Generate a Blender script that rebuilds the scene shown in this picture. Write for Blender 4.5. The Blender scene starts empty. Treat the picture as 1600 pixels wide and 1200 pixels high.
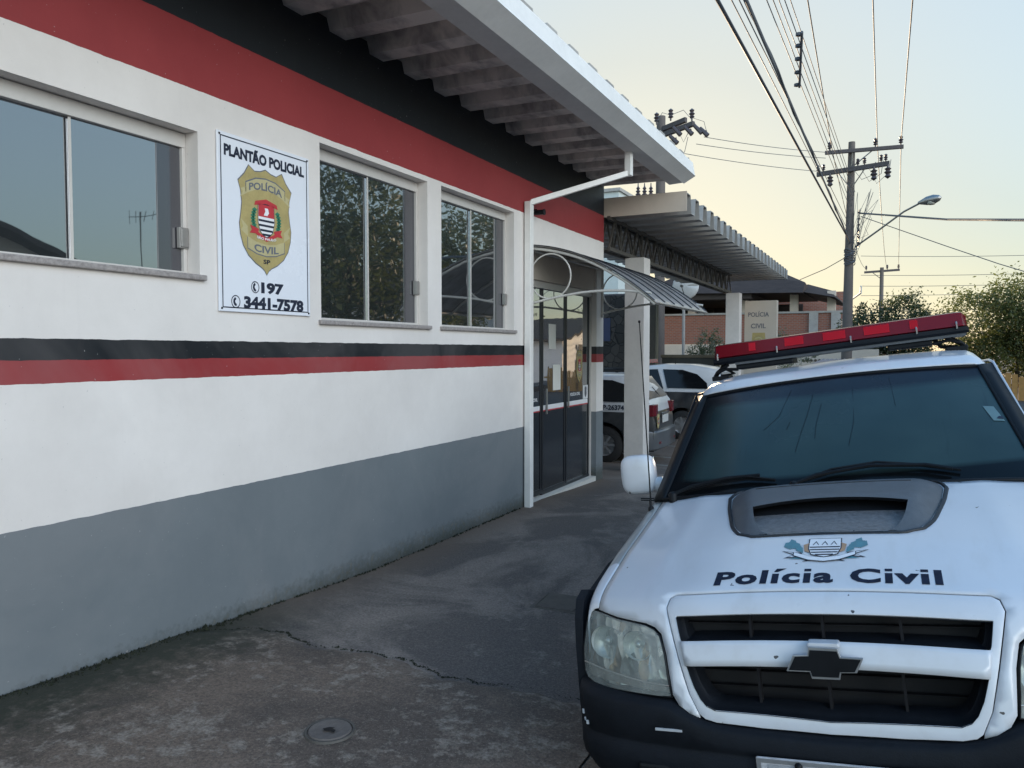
import bpy, math, random
import numpy as np
from mathutils import Vector, Matrix
from mathutils.geometry import delaunay_2d_cdt, tessellate_polygon
random.seed(7); RNG = np.random.default_rng(7)
C = bpy.context.scene.collection
sc = bpy.context.scene
R = math.radians
# ------------------------------------------------------------------ camera
CX, CZ, F = 3.58, 1.70, 1200.0
YAW, PIT = math.atan(594 / 1200), math.atan(52 / 1200)
fw = Vector((-math.sin(YAW) * math.cos(PIT), math.cos(YAW) * math.cos(PIT), -math.sin(PIT)))
rt = Vector((math.cos(YAW), math.sin(YAW), 0)); up = rt.cross(fw)
cam = bpy.data.cameras.new('camera'); co = bpy.data.objects.new('camera', cam); C.objects.link(co)
cam.lens = 27.0; cam.sensor_width = 36.0; cam.clip_start = .05; cam.clip_end = 3000
m = Matrix((rt, up, -fw)).transposed().to_4x4(); m.translation = (CX, 0, CZ); co.matrix_world = m
sc.camera = co
# ------------------------------------------------------------------ sky, sun, exposure
SUN_EL, SUN_AZ = 7.5, -17.0          # azimuth in degrees from +Y towards +X
w = bpy.data.worlds.new('World'); sc.world = w; w.use_nodes = True
nt = w.node_tree; bg = nt.nodes['Background']
sky = nt.nodes.new('ShaderNodeTexSky'); sky.sky_type = 'NISHITA'; sky.sun_disc = False
sky.sun_elevation = R(SUN_EL); sky.sun_rotation = R(SUN_AZ)
sky.air_density = 1.0; sky.dust_density = 1.4; sky.ozone_density = 2.4; sky.altitude = 600
def wn(typ, **kw):
    n = nt.nodes.new('ShaderNode' + typ)
    for k, v in kw.items(): setattr(n, k, v)
    return n
def wl(a, b): nt.links.new(a, b)
def wm(op, a, b=0.0, c=0.0):
    n = wn('Math', operation=op)
    for i, v in enumerate((a, b, c)):
        if isinstance(v, (int, float)): n.inputs[i].default_value = v
        else: wl(v, n.inputs[i])
    return n.outputs[0]
# sun glare compressed; unseen sky overhead, behind and right boosted to light shaded wall
bw = wn('RGBToBW'); wl(sky.outputs[0], bw.inputs[0])
SK1, SK2, SK3 = .3, 2.3, 5
gain = wm('DIVIDE', 1.0, wm('ADD', SK1, wm('MULTIPLY', bw.outputs[0], SK2 * .1)))
tc = wn('TexCoord'); sx_ = wn('SeparateXYZ'); wl(tc.outputs['Generated'], sx_.inputs[0])
mr = wn('MapRange', interpolation_type='SMOOTHSTEP'); wl(sx_.outputs[2], mr.inputs[0]); mr.inputs[1].default_value = .42; mr.inputs[2].default_value = .80
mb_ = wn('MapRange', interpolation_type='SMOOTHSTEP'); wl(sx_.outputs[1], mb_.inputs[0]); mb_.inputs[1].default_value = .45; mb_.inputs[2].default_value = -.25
cn = wn('TexNoise'); wl(tc.outputs['Generated'], cn.inputs['Vector']); cn.inputs['Scale'].default_value = 2.5; cn.inputs['Detail'].default_value = 5
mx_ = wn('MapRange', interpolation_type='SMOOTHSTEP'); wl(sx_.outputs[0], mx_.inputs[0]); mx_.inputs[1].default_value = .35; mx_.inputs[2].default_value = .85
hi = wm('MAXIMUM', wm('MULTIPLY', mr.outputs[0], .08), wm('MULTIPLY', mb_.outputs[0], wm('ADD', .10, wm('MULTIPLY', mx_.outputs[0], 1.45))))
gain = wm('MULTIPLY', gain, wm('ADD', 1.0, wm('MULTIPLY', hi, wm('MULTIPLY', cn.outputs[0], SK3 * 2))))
cmx = wn('Mix', data_type='RGBA'); wl(wm('MULTIPLY', hi, .6), cmx.inputs[0]); wl(sky.outputs[0], cmx.inputs[6])
cvs = wn('VectorMath', operation='SCALE'); cvs.inputs[0].default_value = (1.02, .98, 1.06); wl(bw.outputs[0], cvs.inputs['Scale']); wl(cvs.outputs[0], cmx.inputs[7])
vs_ = wn('VectorMath', operation='SCALE'); wl(cmx.outputs[2], vs_.inputs[0]); wl(gain, vs_.inputs['Scale'])
hs = wn('HueSaturation'); wl(wm('ADD', .66, wm('MULTIPLY', mr.outputs[0], .50)), hs.inputs['Saturation']); wl(vs_.outputs[0], hs.inputs['Color'])
tn = wn('Mix', data_type='RGBA', blend_type='MULTIPLY'); tn.inputs[0].default_value = 1; wl(hs.outputs[0], tn.inputs[6]); tn.inputs[7].default_value = (.955, .99, .92, 1)
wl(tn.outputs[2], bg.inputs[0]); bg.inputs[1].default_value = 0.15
sl = bpy.data.lights.new('sun', 'SUN'); so = bpy.data.objects.new('sun', sl); C.objects.link(so)
sl.energy = 4.0; sl.angle = R(.6); sl.color = (1, .74, .48)
sd = Vector((math.sin(R(SUN_AZ)) * math.cos(R(SUN_EL)), math.cos(R(SUN_AZ)) * math.cos(R(SUN_EL)), math.sin(R(SUN_EL))))
so.rotation_euler = sd.to_track_quat('Z', 'Y').to_euler(); so.location = (0, 0, 30)
sc.view_settings.view_transform = 'Standard'; sc.view_settings.look = 'None'
sc.view_settings.exposure = 0.60; sc.view_settings.gamma = 1.0

def ray(px, py): return fw + rt * ((px - 800) / F) - up * ((py - 600) / F)
def atY(px, py, Y): r = ray(px, py); return Vector((CX, 0, CZ)) + r * (Y / r.y)
def atD(px, py, d): return Vector((CX, 0, CZ)) + ray(px, py) * d
# ------------------------------------------------------------------ material helpers
def nd(t, typ, props=None, **inp):
    n = t.nodes.new('ShaderNode' + typ)
    for k, v in (props or {}).items(): setattr(n, k, v)
    for k, v in inp.items():
        s = n.inputs[int(k[1:])] if k[0] == '_' and k[1:].isdigit() else n.inputs[k.replace('_', ' ')]
        if isinstance(v, bpy.types.NodeSocket): t.links.new(v, s)
        elif isinstance(v, tuple) and len(v) == 3 and s.type == 'RGBA': s.default_value = (*v, 1)
        else: s.default_value = v
    return n
def ma(t, op, a, b=0.0, c=0.0, clamp=False): return nd(t, 'Math', {'operation': op, 'use_clamp': clamp}, _0=a, _1=b, _2=c).outputs[0]
def mix(t, f, a, b, bt='MIX'):
    n = t.nodes.new('ShaderNodeMix'); n.data_type = 'RGBA'; n.blend_type = bt
    for s, v in ((n.inputs[0], f), (n.inputs[6], a), (n.inputs[7], b)):
        if isinstance(v, bpy.types.NodeSocket): t.links.new(v, s)
        elif isinstance(v, tuple): s.default_value = (*v[:3], 1)
        else: s.default_value = v
    return n.outputs[2]
def ramp(t, f, a, b): return nd(t, 'MapRange', {'clamp': True}, Value=f, From_Min=a, From_Max=b).outputs[0]
def noise(t, vec, scale, detail=4, rough=.55, dist=0): return nd(t, 'TexNoise', None, Vector=vec, Scale=scale, Detail=detail, Roughness=rough, Distortion=dist).outputs['Fac']
def oc(t): return nd(t, 'TexCoord').outputs['Object']
def sep(t, v): s = nd(t, 'SeparateXYZ', None, Vector=v); return s.outputs[0], s.outputs[1], s.outputs[2]
def newmat(name):
    m = bpy.data.materials.new(name); m.use_nodes = True; t = m.node_tree
    return m, t, t.nodes['Principled BSDF']
def setb(t, b, **kw):
    for k, v in kw.items():
        s = b.inputs[k.replace('_', ' ')]
        if isinstance(v, bpy.types.NodeSocket): t.links.new(v, s)
        elif isinstance(v, tuple) and s.type == 'RGBA': s.default_value = (*v[:3], 1)
        else: s.default_value = v
def bump(t, b, h, strength=.2, dist=.01): t.links.new(nd(t, 'Bump', None, Strength=strength, Distance=dist, Height=h).outputs[0], b.inputs['Normal'])
def pm(name, col, rough=.5, var=.12, vs=6, bs=0, bsc=60, metal=0, coat=0, spec=.5):
    m, t, b = newmat(name); v = oc(t)
    n1 = noise(t, v, vs, 5, .6); n2 = noise(t, v, vs * 7, 3, .6)
    f = ma(t, 'ADD', ma(t, 'MULTIPLY', n1, .65), ma(t, 'MULTIPLY', n2, .35))
    k = ramp(t, f, .3, .7)
    c = mix(t, k, tuple(x * (1 - var) for x in col), tuple(min(1, x * (1 + var)) for x in col))
    setb(t, b, Base_Color=c, Metallic=metal, Coat_Weight=coat, Coat_Roughness=.08, Specular_IOR_Level=spec, Roughness=ma(t, 'ADD', rough - .06, ma(t, 'MULTIPLY', k, .12)))
    if bs: bump(t, b, noise(t, v, bsc, 4, .6), bs, .004)
    return m
def glassm(name, tint, refl, rough=.015):
    m, t, b = newmat(name); v = oc(t)
    setb(t, b, Base_Color=tint, Roughness=.25)
    g = nd(t, 'BsdfGlossy', None, Color=(.93, .96, 1.0), Roughness=rough)
    bp = nd(t, 'Bump', None, Strength=.16, Distance=.01, Height=noise(t, v, 1.7, 2)); t.links.new(bp.outputs[0], g.inputs['Normal'])
    fr = nd(t, 'Fresnel', None, IOR=1.5)
    k = ma(t, 'ADD', refl, ma(t, 'MULTIPLY', fr.outputs[0], 1 - refl), clamp=True)
    ms = nd(t, 'MixShader', None, _0=k, _1=b.outputs[0], _2=g.outputs[0])
    t.links.new(ms.outputs[0], t.nodes['Material Output'].inputs[0]); return m
M = {}
# painted facade: bands laid out by height, slightly wavering hand-painted edges
def facade():
    m, t, b = newmat('painted_plaster'); v = oc(t); x, y, z = sep(t, v)
    zz = ma(t, 'ADD', z, ma(t, 'MULTIPLY', ma(t, 'SUBTRACT', noise(t, v, 9, 4), .5), .012))
    n1 = noise(t, v, 1.2, 6, .7); k = ramp(t, n1, .3, .7); n3 = noise(t, v, 22, 4, .65)
    W_ = mix(t, k, (.69, .645, .61), (.78, .735, .70)); G_ = mix(t, k, (.138, .158, .172), (.170, .19, .203))
    R_ = mix(t, k, (.25, .030, .033), (.30, .040, .042)); B_ = mix(t, k, (.008, .010, .013), (.011, .013, .016))
    def st(h): return ma(t, 'GREATER_THAN', zz, h)
    c = mix(t, st(.875), G_, W_); c = mix(t, st(1.545), c, R_); c = mix(t, st(1.655), c, B_)
    c = mix(t, st(1.757), c, W_); c = mix(t, st(3.182), c, R_); c = mix(t, st(3.545), c, B_)
    # chipped, stained foot of the wall, thin drips, scuffs
    low = ramp(t, z, .34, .0); ch = ma(t, 'MULTIPLY', ramp(t, n3, .57, .61), ramp(t, ma(t, 'ADD', low, ma(t, 'MULTIPLY', noise(t, v, 2.1, 4), .55)), .90, 1.02), clamp=True)
    c = mix(t, ch, c, (.26, .25, .23))
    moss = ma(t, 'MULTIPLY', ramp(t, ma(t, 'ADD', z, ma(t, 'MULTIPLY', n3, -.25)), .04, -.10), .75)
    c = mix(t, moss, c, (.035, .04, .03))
    mp = nd(t, 'Mapping', None, Vector=v, Scale=(1, 9, .5)).outputs[0]
    drip = ma(t, 'MULTIPLY', ramp(t, noise(t, mp, 1.6, 5, .65), .60, .85), .06)
    c = mix(t, drip, c, (.25, .21, .18))
    c = mix(t, ma(t, 'MULTIPLY', ramp(t, noise(t, v, .7, 5, .7, .5), .45, .62), ma(t, 'MULTIPLY', ma(t, 'LESS_THAN', z, 3.18), .10)), c, (.40, .37, .36))
    sc_ = ma(t, 'MULTIPLY', ma(t, 'MULTIPLY', ramp(t, noise(t, nd(t, 'Mapping', None, Vector=v, Scale=(1, 1.2, 6)).outputs[0], 9, 3, .6), .70, .74), ramp(t, z, 1.3, .5)), .30); c = mix(t, sc_, c, (.32, .34, .35))
    sp = ma(t, 'MULTIPLY', ramp(t, noise(t, v, 55, 2, .5), .735, .75), .5); c = mix(t, sp, c, (.45, .43, .42))
    setb(t, b, Base_Color=c, Roughness=.55, Specular_IOR_Level=.35)
    h = ma(t, 'ADD', ma(t, 'MULTIPLY', noise(t, v, 2.2, 3), 1.0), ma(t, 'MULTIPLY', noise(t, v, 90, 3), .10))
    h = ma(t, 'SUBTRACT', h, ma(t, 'MULTIPLY', ch, .4)); bump(t, b, h, .25, .02)
    return m
M['facade'] = facade()
M['white_wall'] = pm('white_plaster', (.70, .66, .63), .6, .08, 2, .3, 80)
M['beige_wall'] = pm('beige_plaster', (.58, .50, .42), .7, .08, 2, .3, 60)
M['column'] = pm('column_paint', (.62, .58, .55), .6, .10, 2.5, .3, 70)
M['concrete'] = pm('roof_concrete', (.36, .345, .325), .8, .22, 2.2, .3, 60)
M['soffit'] = None
M['gutter'] = pm('gutter_paint', (.80, .78, .75), .45, .08, 3)
M['fascia'] = pm('fascia_paint', (.50, .49, .475), .6, .12, 3, .2, 50)
M['alu'] = pm('window_frame_paint', (.55, .52, .49), .35, .06, 4)
M['granite'] = pm('granite_sill', (.30, .27, .26), .45, .45, 60)
M['win'] = glassm('tinted_window_glass', (.012, .015, .018), .33)
M['winstrip'] = glassm('dark_overlap_glass', (.035, .033, .042), .04, .1)
M['door'] = glassm('door_glass', (.006, .007, .010), .34)
M['film'] = glassm('black_door_film', (.006, .007, .010), .02, .08)
M['blackmetal'] = pm('black_metal', (.012, .014, .018), .4, .2, 20)
M['steel'] = pm('brushed_steel', (.35, .34, .33), .35, .1, 30, metal=.8)
M['whitemetal'] = pm('white_metal', (.60, .58, .54), .4, .1, 10)
M['rust'] = pm('dark_truss_steel', (.075, .068, .06), .7, .4, 12, .2, 60)
M['sign'] = pm('sign_panel', (.74, .76, .82), .25, .02, 2)
M['ink'] = pm('navy_ink', (.02, .025, .045), .5, .1, 20, spec=.25)
M['ink2'] = pm('grey_ink', (.12, .13, .16), .4, .1, 20)
M['gold'] = pm('gold_print', (.40, .32, .13), .4, .18, 9)
M['gold2'] = pm('gold_print_light', (.47, .41, .22), .4, .1, 9)
M['red'] = pm('red_print', (.48, .03, .04), .4, .08, 9)
M['green'] = pm('green_print', (.03, .19, .11), .4, .2, 30)
M['teal'] = pm('teal_print', (.05, .20, .25), .4, .3, 30)
M['tan'] = pm('tan_print', (.42, .24, .13), .4, .2, 30)
M['whiteprint'] = pm('white_print', (.78, .78, .80), .4, .03, 9)
M['paper'] = pm('paper', (.74, .73, .68), .7, .05, 9)
M['asphalt'] = None
M['rubber'] = pm('tyre_rubber', (.018, .018, .019), .8, .2, 30, .3, 90)
M['plastic'] = pm('bumper_plastic', (.008, .010, .014), .6, .3, 6, .25, 160, spec=.16)
M['trim'] = pm('black_trim', (.007, .008, .010), .5, .2, 20, spec=.2)
M['trunk'] = pm('bark', (.10, .075, .055), .85, .4, 12, .6, 30)
M['polewood'] = pm('pole_concrete', (.13, .11, .10), .8, .2, 5, .3, 30)
M['crossarm'] = pm('crossarm_wood', (.10, .085, .085), .75, .3, 12)
M['ceramic'] = pm('brown_ceramic', (.075, .06, .065), .3, .2, 20)
M['wire'] = pm('cable_jacket', (.085, .095, .115), .6, .1, 10)
M['chrome'] = pm('chrome', (.75, .76, .78), .15, .05, 10, metal=1)
M['alloy'] = pm('alloy_rim', (.42, .42, .43), .35, .1, 10, metal=.7)

def soffit():
    m, t, b = newmat('stained_soffit'); v = oc(t)
    mp = nd(t, 'Mapping', None, Vector=v, Scale=(1.6, 1.0, 1)).outputs[0]
    k = ramp(t, noise(t, mp, 2.6, 5, .6, .4), .42, .62); k2 = ramp(t, noise(t, v, 9, 4), .35, .7)
    c = mix(t, k, (.52, .47, .43), (.20, .19, .185)); c = mix(t, ma(t, 'MULTIPLY', k2, .35), c, (.55, .50, .46))
    setb(t, b, Base_Color=c, Roughness=.8); bump(t, b, noise(t, v, 40, 4), .3, .006); return m
M['soffit'] = soffit()
def ground_mat(name, base, light, dark, lamt, spots):
    m, t, b = newmat(name); v = oc(t); x, y, z = sep(t, v)
    n1 = noise(t, v, .85, 5, .65, .8); n2 = noise(t, v, 3.4, 7, .72, .3); n3 = noise(t, v, 70, 3, .7); n4 = noise(t, v, 14, 6, .7)
    c = mix(t, ramp(t, n1, .44, .54), base, dark)
    c = mix(t, ma(t, 'MULTIPLY', ramp(t, n2, .42, .66), .55), c, tuple(q * .62 for q in base))
    lt = ma(t, 'MULTIPLY', ramp(t, ma(t, 'ADD', ma(t, 'MULTIPLY', n2, .5), ma(t, 'MULTIPLY', n4, .5)), spots, spots + .07), lamt)
    c = mix(t, lt, c, light)
    c = mix(t, ramp(t, n3, .35, .7), mix(t, .55, c, (0, 0, 0)), c)
    c = mix(t, ma(t, 'MULTIPLY', ramp(t, nd(t, 'TexVoronoi', None, Vector=v, Scale=95).outputs['Distance'], .30, .12), .30), c, light)
    # reddish earth and moss gathered along the foot of the wall
    e = ramp(t, ma(t, 'ADD', x, ma(t, 'MULTIPLY', ma(t, 'SUBTRACT', n2, .5), .5)), .42, .05)
    c = mix(t, ma(t, 'MULTIPLY', e, .8), c, (.125, .092, .070))
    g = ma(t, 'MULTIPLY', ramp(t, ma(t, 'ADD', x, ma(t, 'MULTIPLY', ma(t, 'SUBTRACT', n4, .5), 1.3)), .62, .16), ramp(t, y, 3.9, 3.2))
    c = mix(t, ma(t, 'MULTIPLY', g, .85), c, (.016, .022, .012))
    setb(t, b, Base_Color=c, Roughness=ma(t, 'ADD', .62, ma(t, 'MULTIPLY', n2, .3)))
    h = ma(t, 'ADD', ma(t, 'MULTIPLY', n4, .6), ma(t, 'MULTIPLY', n3, .25)); h = ma(t, 'ADD', h, ma(t, 'MULTIPLY', lt, .25)); bump(t, b, h, .55, .012)
    return m
M['asphalt'] = ground_mat('weathered_pavement', (.265, .225, .198), (.42, .38, .345), (.115, .100, .094), .35, .56)
M['slab'] = ground_mat('rough_concrete', (.205, .152, .118), (.40, .345, .29), (.115, .088, .072), .60, .515)
M['road'] = ground_mat('road_asphalt', (.06, .058, .058), (.13, .125, .12), (.045, .044, .046), .3, .57)

def paint(name, col=(.60, .62, .66), dirt=.45, chips=True, rough=.24):
    m, t, b = newmat(name); v = oc(t); x, y, z = sep(t, v)
    n1 = noise(t, v, 2.5, 5, .6); n2 = noise(t, v, 14, 5, .65)
    c = mix(t, ma(t, 'MULTIPLY', ramp(t, n1, .35, .75), .25), col, tuple(q * .78 for q in col))
    mp = nd(t, 'Mapping', None, Vector=v, Scale=(5, .7, 5)).outputs[0]
    c = mix(t, ma(t, 'MULTIPLY', ramp(t, noise(t, mp, 2.2, 4), .52, .72), dirt * .5), c, (.42, .40, .38))
    if chips:
        ch = ramp(t, noise(t, v, 26, 2, .5), .76, .768)
        c = mix(t, ch, c, (.05, .045, .05))
    setb(t, b, Base_Color=c, Roughness=ma(t, 'ADD', rough, ma(t, 'MULTIPLY', n2, .12)), Coat_Weight=.35, Coat_Roughness=.12)
    bump(t, b, noise(t, v, 3, 2), .04, .01)
    return m
M['paint'] = paint('white_car_paint')
def worn_fender():
    m = paint('peeled_fender_paint'); t = m.node_tree; b = t.nodes['Principled BSDF']; c = b.inputs['Base Color'].links[0].from_socket
    v = oc(t); x, y, z = sep(t, v)
    k = ramp(t, ma(t, 'ADD', y, ma(t, 'MULTIPLY', ma(t, 'SUBTRACT', noise(t, v, 9, 5), .5), .22)), .47, .485)
    setb(t, b, Base_Color=mix(t, k, c, mix(t, noise(t, v, 5), (.20, .22, .225), (.30, .325, .335)))); return m
M['fender'] = worn_fender()

# ------------------------------------------------------------------ mesh helpers
class MB:
    def __init__(s): s.v = []; s.f = []; s.mi = []; s.m = 0
    def add(s, vs, fs):
        o = len(s.v); s.v += [tuple(p) for p in vs]; s.f += [tuple(i + o for i in f) for f in fs]; s.mi += [s.m] * len(fs); return s
    def box(s, x0, x1, y0, y1, z0, z1):
        return s.add([(x, y, z) for x in (x0, x1) for y in (y0, y1) for z in (z0, z1)],
                     [(0, 1, 3, 2), (4, 6, 7, 5), (0, 4, 5, 1), (2, 3, 7, 6), (0, 2, 6, 4), (1, 5, 7, 3)])
    def obox(s, a, b, wv, hv):   # bar from a to b, half vectors wv,hv
        a, b, wv, hv = map(Vector, (a, b, wv, hv)); vs = [p + i * wv + j * hv for p in (a, b) for i, j in ((-1, -1), (1, -1), (1, 1), (-1, 1))]
        return s.add(vs, [(3, 2, 1, 0), (4, 5, 6, 7), (0, 1, 5, 4), (1, 2, 6, 5), (2, 3, 7, 6), (3, 0, 4, 7)])
    def prism(s, pts, ax, a, b):
        n = len(pts)
        def mk(p, c): return {'x': (c, p[0], p[1]), 'y': (p[0], c, p[1]), 'z': (p[0], p[1], c)}[ax]
        vs = [mk(p, a) for p in pts] + [mk(p, b) for p in pts]
        tri = tessellate_polygon([[Vector((p[0], p[1], 0)) for p in pts]])
        fs = [tuple(t) for t in tri] + [tuple(i + n for i in t[::-1]) for t in tri] + [(i, (i + 1) % n, (i + 1) % n + n, i + n) for i in range(n)]
        return s.add(vs, fs)
    def tube(s, path, r, n=8, closed=False, cap=True):
        P = [Vector(p) for p in path]; L = len(P); vs = []; prev = None
        for i, p in enumerate(P):
            if closed: d = P[(i + 1) % L] - P[i - 1]
            else: d = P[min(i + 1, L - 1)] - P[max(i - 1, 0)]
            d.normalize()
            u = (prev - d * prev.dot(d)) if prev else d.orthogonal()
            if u.length < 1e-6: u = d.orthogonal()
            u.normalize(); prev = u; w2 = d.cross(u); rr = r[i] if isinstance(r, (list, tuple)) else r
            vs += [p + (u * math.cos(2 * math.pi * k / n) + w2 * math.sin(2 * math.pi * k / n)) * rr for k in range(n)]
        fs = []
        for i in range(L if closed else L - 1):
            j = (i + 1) % L
            fs += [(i * n + k, i * n + (k + 1) % n, j * n + (k + 1) % n, j * n + k) for k in range(n)]
        if not closed and cap: fs += [tuple(range(n))[::-1], tuple((L - 1) * n + k for k in range(n))]
        return s.add(vs, fs)
    def lathe(s, prof, c, ax='z', n=24):
        c = Vector(c); vs = []
        e = {'x': (Vector((0, 1, 0)), Vector((0, 0, 1)), Vector((1, 0, 0))), 'y': (Vector((0, 0, 1)), Vector((1, 0, 0)), Vector((0, 1, 0))), 'z': (Vector((1, 0, 0)), Vector((0, 1, 0)), Vector((0, 0, 1)))}[ax]
        for r, h in prof: vs += [c + e[2] * h + (e[0] * math.cos(2 * math.pi * k / n) + e[1] * math.sin(2 * math.pi * k / n)) * r for k in range(n)]
        fs = [(i * n + k, i * n + (k + 1) % n, (i + 1) * n + (k + 1) % n, (i + 1) * n + k) for i in range(len(prof) - 1) for k in range(n)]
        return s.add(vs, fs)
    def grid(s, nu, nv, fn):
        vs = [fn(i / nu, j / nv) for i in range(nu + 1) for j in range(nv + 1)]
        return s.add(vs, [(i * (nv + 1) + j, (i + 1) * (nv + 1) + j, (i + 1) * (nv + 1) + j + 1, i * (nv + 1) + j + 1) for i in range(nu) for j in range(nv)])
    def build(s, name, mats, parent=None, smooth=0, bevel=0, solid=0, sub=0, merge=True):
        me = bpy.data.meshes.new(name); me.from_pydata(s.v, [], s.f)
        mats = mats if isinstance(mats, (list, tuple)) else [mats]
        for q in mats: me.materials.append(M[q] if isinstance(q, str) else q)
        me.polygons.foreach_set('material_index', s.mi)
        import bmesh
        if len(s.f) < 60000:
            bm = bmesh.new(); bm.from_mesh(me)
            if merge: bmesh.ops.remove_doubles(bm, verts=bm.verts, dist=1e-5)
            bmesh.ops.recalc_face_normals(bm, faces=bm.faces); bm.to_mesh(me); bm.free()
        o = bpy.data.objects.new(name, me); C.objects.link(o)
        if parent: o.parent = parent
        if solid: md = o.modifiers.new('solid', 'SOLIDIFY'); md.thickness = solid; md.offset = 0
        if bevel: md = o.modifiers.new('bevel', 'BEVEL'); md.width = bevel; md.segments = 2; md.limit_method = 'ANGLE'; md.angle_limit = R(40)
        if sub: md = o.modifiers.new('sub', 'SUBSURF'); md.levels = sub; md.render_levels = sub
        if smooth:
            me.polygons.foreach_set('use_smooth', [True] * len(me.polygons))
            me.set_sharp_from_angle(angle=R(smooth))
        return o
def pieces(mb, name, mats, parent, smooth=0, bevel=0):
    par = list(range(len(mb.v)))
    def fd(i):
        while par[i] != i: par[i] = par[par[i]]; i = par[i]
        return i
    for f in mb.f:
        for k in f[1:]: par[fd(k)] = fd(f[0])
    g = {}
    for f, mi in zip(mb.f, mb.mi): g.setdefault(fd(f[0]), []).append((f, mi))
    for fs in g.values():
        ids = sorted({i for f, _ in fs for i in f}); mp = {i: j for j, i in enumerate(ids)}; q = MB(); q.v = [mb.v[i] for i in ids]; q.f = [tuple(mp[i] for i in f) for f, _ in fs]; q.mi = [m_ for _, m_ in fs]
        q.build(name, mats, parent, smooth, bevel)
def tag(o, label, cat, group=None):
    o['label'] = label; o['category'] = cat
    if group: o['group'] = group
    return o
def struct(o): o['kind'] = 'structure'; return o
def empty(name, loc=(0, 0, 0), rz=0, label=None, cat=None, group=None):
    o = bpy.data.objects.new(name, None); C.objects.link(o); o.location = loc; o.rotation_euler = (0, 0, rz); o.empty_display_size = .1
    if label: tag(o, label, cat, group)
    return o
def copy_tree(o, parent=None):
    c = o.copy(); C.objects.link(c)
    if parent: c.parent = parent
    for ch in list(o.children): copy_tree(ch, c)
    return c
def resample(pts, step=.03, closed=True):
    out = []; n = len(pts)
    for i in range(n if closed else n - 1):
        a = Vector(pts[i]); b = Vector(pts[(i + 1) % n]); k = max(1, int((b - a).length / step))
        out += [a + (b - a) * (j / k) for j in range(k)]
    return out
def patch(mb, outline, holes, fn, step=.03):   # fills a 2D outline (with holes) with a fine mesh, lifted by fn(u,v)
    loops = [resample(outline, step)] + [resample(h, step) for h in holes]
    vs = []; es = []
    for L in loops:
        o = len(vs); vs += L; es += [(o + i, o + (i + 1) % len(L)) for i in range(len(L))]
    def inside(p, L):
        c = False; n = len(L)
        for i in range(n):
            a = L[i]; b = L[(i + 1) % n]
            if (a.y > p[1]) != (b.y > p[1]) and p[0] < (b.x - a.x) * (p[1] - a.y) / (b.y - a.y) + a.x: c = not c
        return c
    xs = [p.x for p in loops[0]]; ys = [p.y for p in loops[0]]; arr = np.array([(p.x, p.y) for p in vs])
    for gx in np.arange(min(xs), max(xs), step):
        for gy in np.arange(min(ys), max(ys), step):
            if np.min((arr[:, 0] - gx) ** 2 + (arr[:, 1] - gy) ** 2) < (step * .55) ** 2: continue
            if inside((gx, gy), loops[0]) and not any(inside((gx, gy), h) for h in loops[1:]): vs.append(Vector((gx, gy)))
    ov, oe, of, *_ = delaunay_2d_cdt(vs, es, [], 0, 1e-6)
    fs = []
    for f in of:
        cx = sum(ov[i].x for i in f) / len(f); cy = sum(ov[i].y for i in f) / len(f)
        if inside((cx, cy), loops[0]) and not any(inside((cx, cy), h) for h in loops[1:]): fs.append(tuple(f))
    mb.add([fn(p.x, p.y) for p in ov], fs); return mb
def poly(mb, pts, fn):
    tri = tessellate_polygon([[Vector((p[0], p[1], 0)) for p in pts]]); mb.add([fn(*p[:2]) for p in pts], [tuple(t) for t in tri]); return mb
_tc = {}
def text_geo(s, width=None, height=None, bold=0.0, spacing=1.0, shear=0):
    k = (s, bold, spacing, shear)
    if k not in _tc:
        cu = bpy.data.curves.new('t', 'FONT'); cu.body = s; cu.size = 1; cu.offset = bold; cu.space_character = spacing; cu.shear = shear; cu.resolution_u = 3
        o = bpy.data.objects.new('t', cu); C.objects.link(o); dg = bpy.context.evaluated_depsgraph_get(); dg.update()
        me = o.evaluated_get(dg).to_mesh(); V = np.array([v.co[:2] for v in me.vertices]); Fc = [tuple(p.vertices) for p in me.polygons]
        o.evaluated_get(dg).to_mesh_clear(); bpy.data.objects.remove(o); bpy.data.curves.remove(cu); _tc[k] = (V, Fc)
    V, Fc = _tc[k]; V = V.copy(); lo = V.min(0); hi = V.max(0); V -= (lo + hi) / 2; d = hi - lo
    sx = width / d[0] if width else height / d[1]; sy = height / d[1] if height else sx
    return V * (sx, sy), Fc
def text(mb, s, cx, cy, fn, width=None, height=None, bold=0.0, spacing=1.0, arc=0):
    V, Fc = text_geo(s, width, height, bold, spacing)
    mb.add([fn(cx + a, cy + b + arc * a * a) for a, b in V], Fc); return mb

# ------------------------------------------------------------------ ground
def gz(x, y):
    z = .045 * max(0.0, 4.8 - max(y, 0.0)) * max(.35, min(1, 1.15 - x * .33))
    if y > 8: z -= min((y - 8) * .037, .20)
    return z
mb = MB()
def gfn(u, v):
    x = -14 + 16.5 * u; y = -8 + 48 * v; x = x if x < 0 else x
    return (x, y, gz(max(x, 0), y) + .004 * math.sin(x * 3.1 + y * 2.3) * math.cos(y * 1.7))
mb.grid(66, 150, gfn); struct(mb.build('pavement', 'asphalt', smooth=60))
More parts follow.
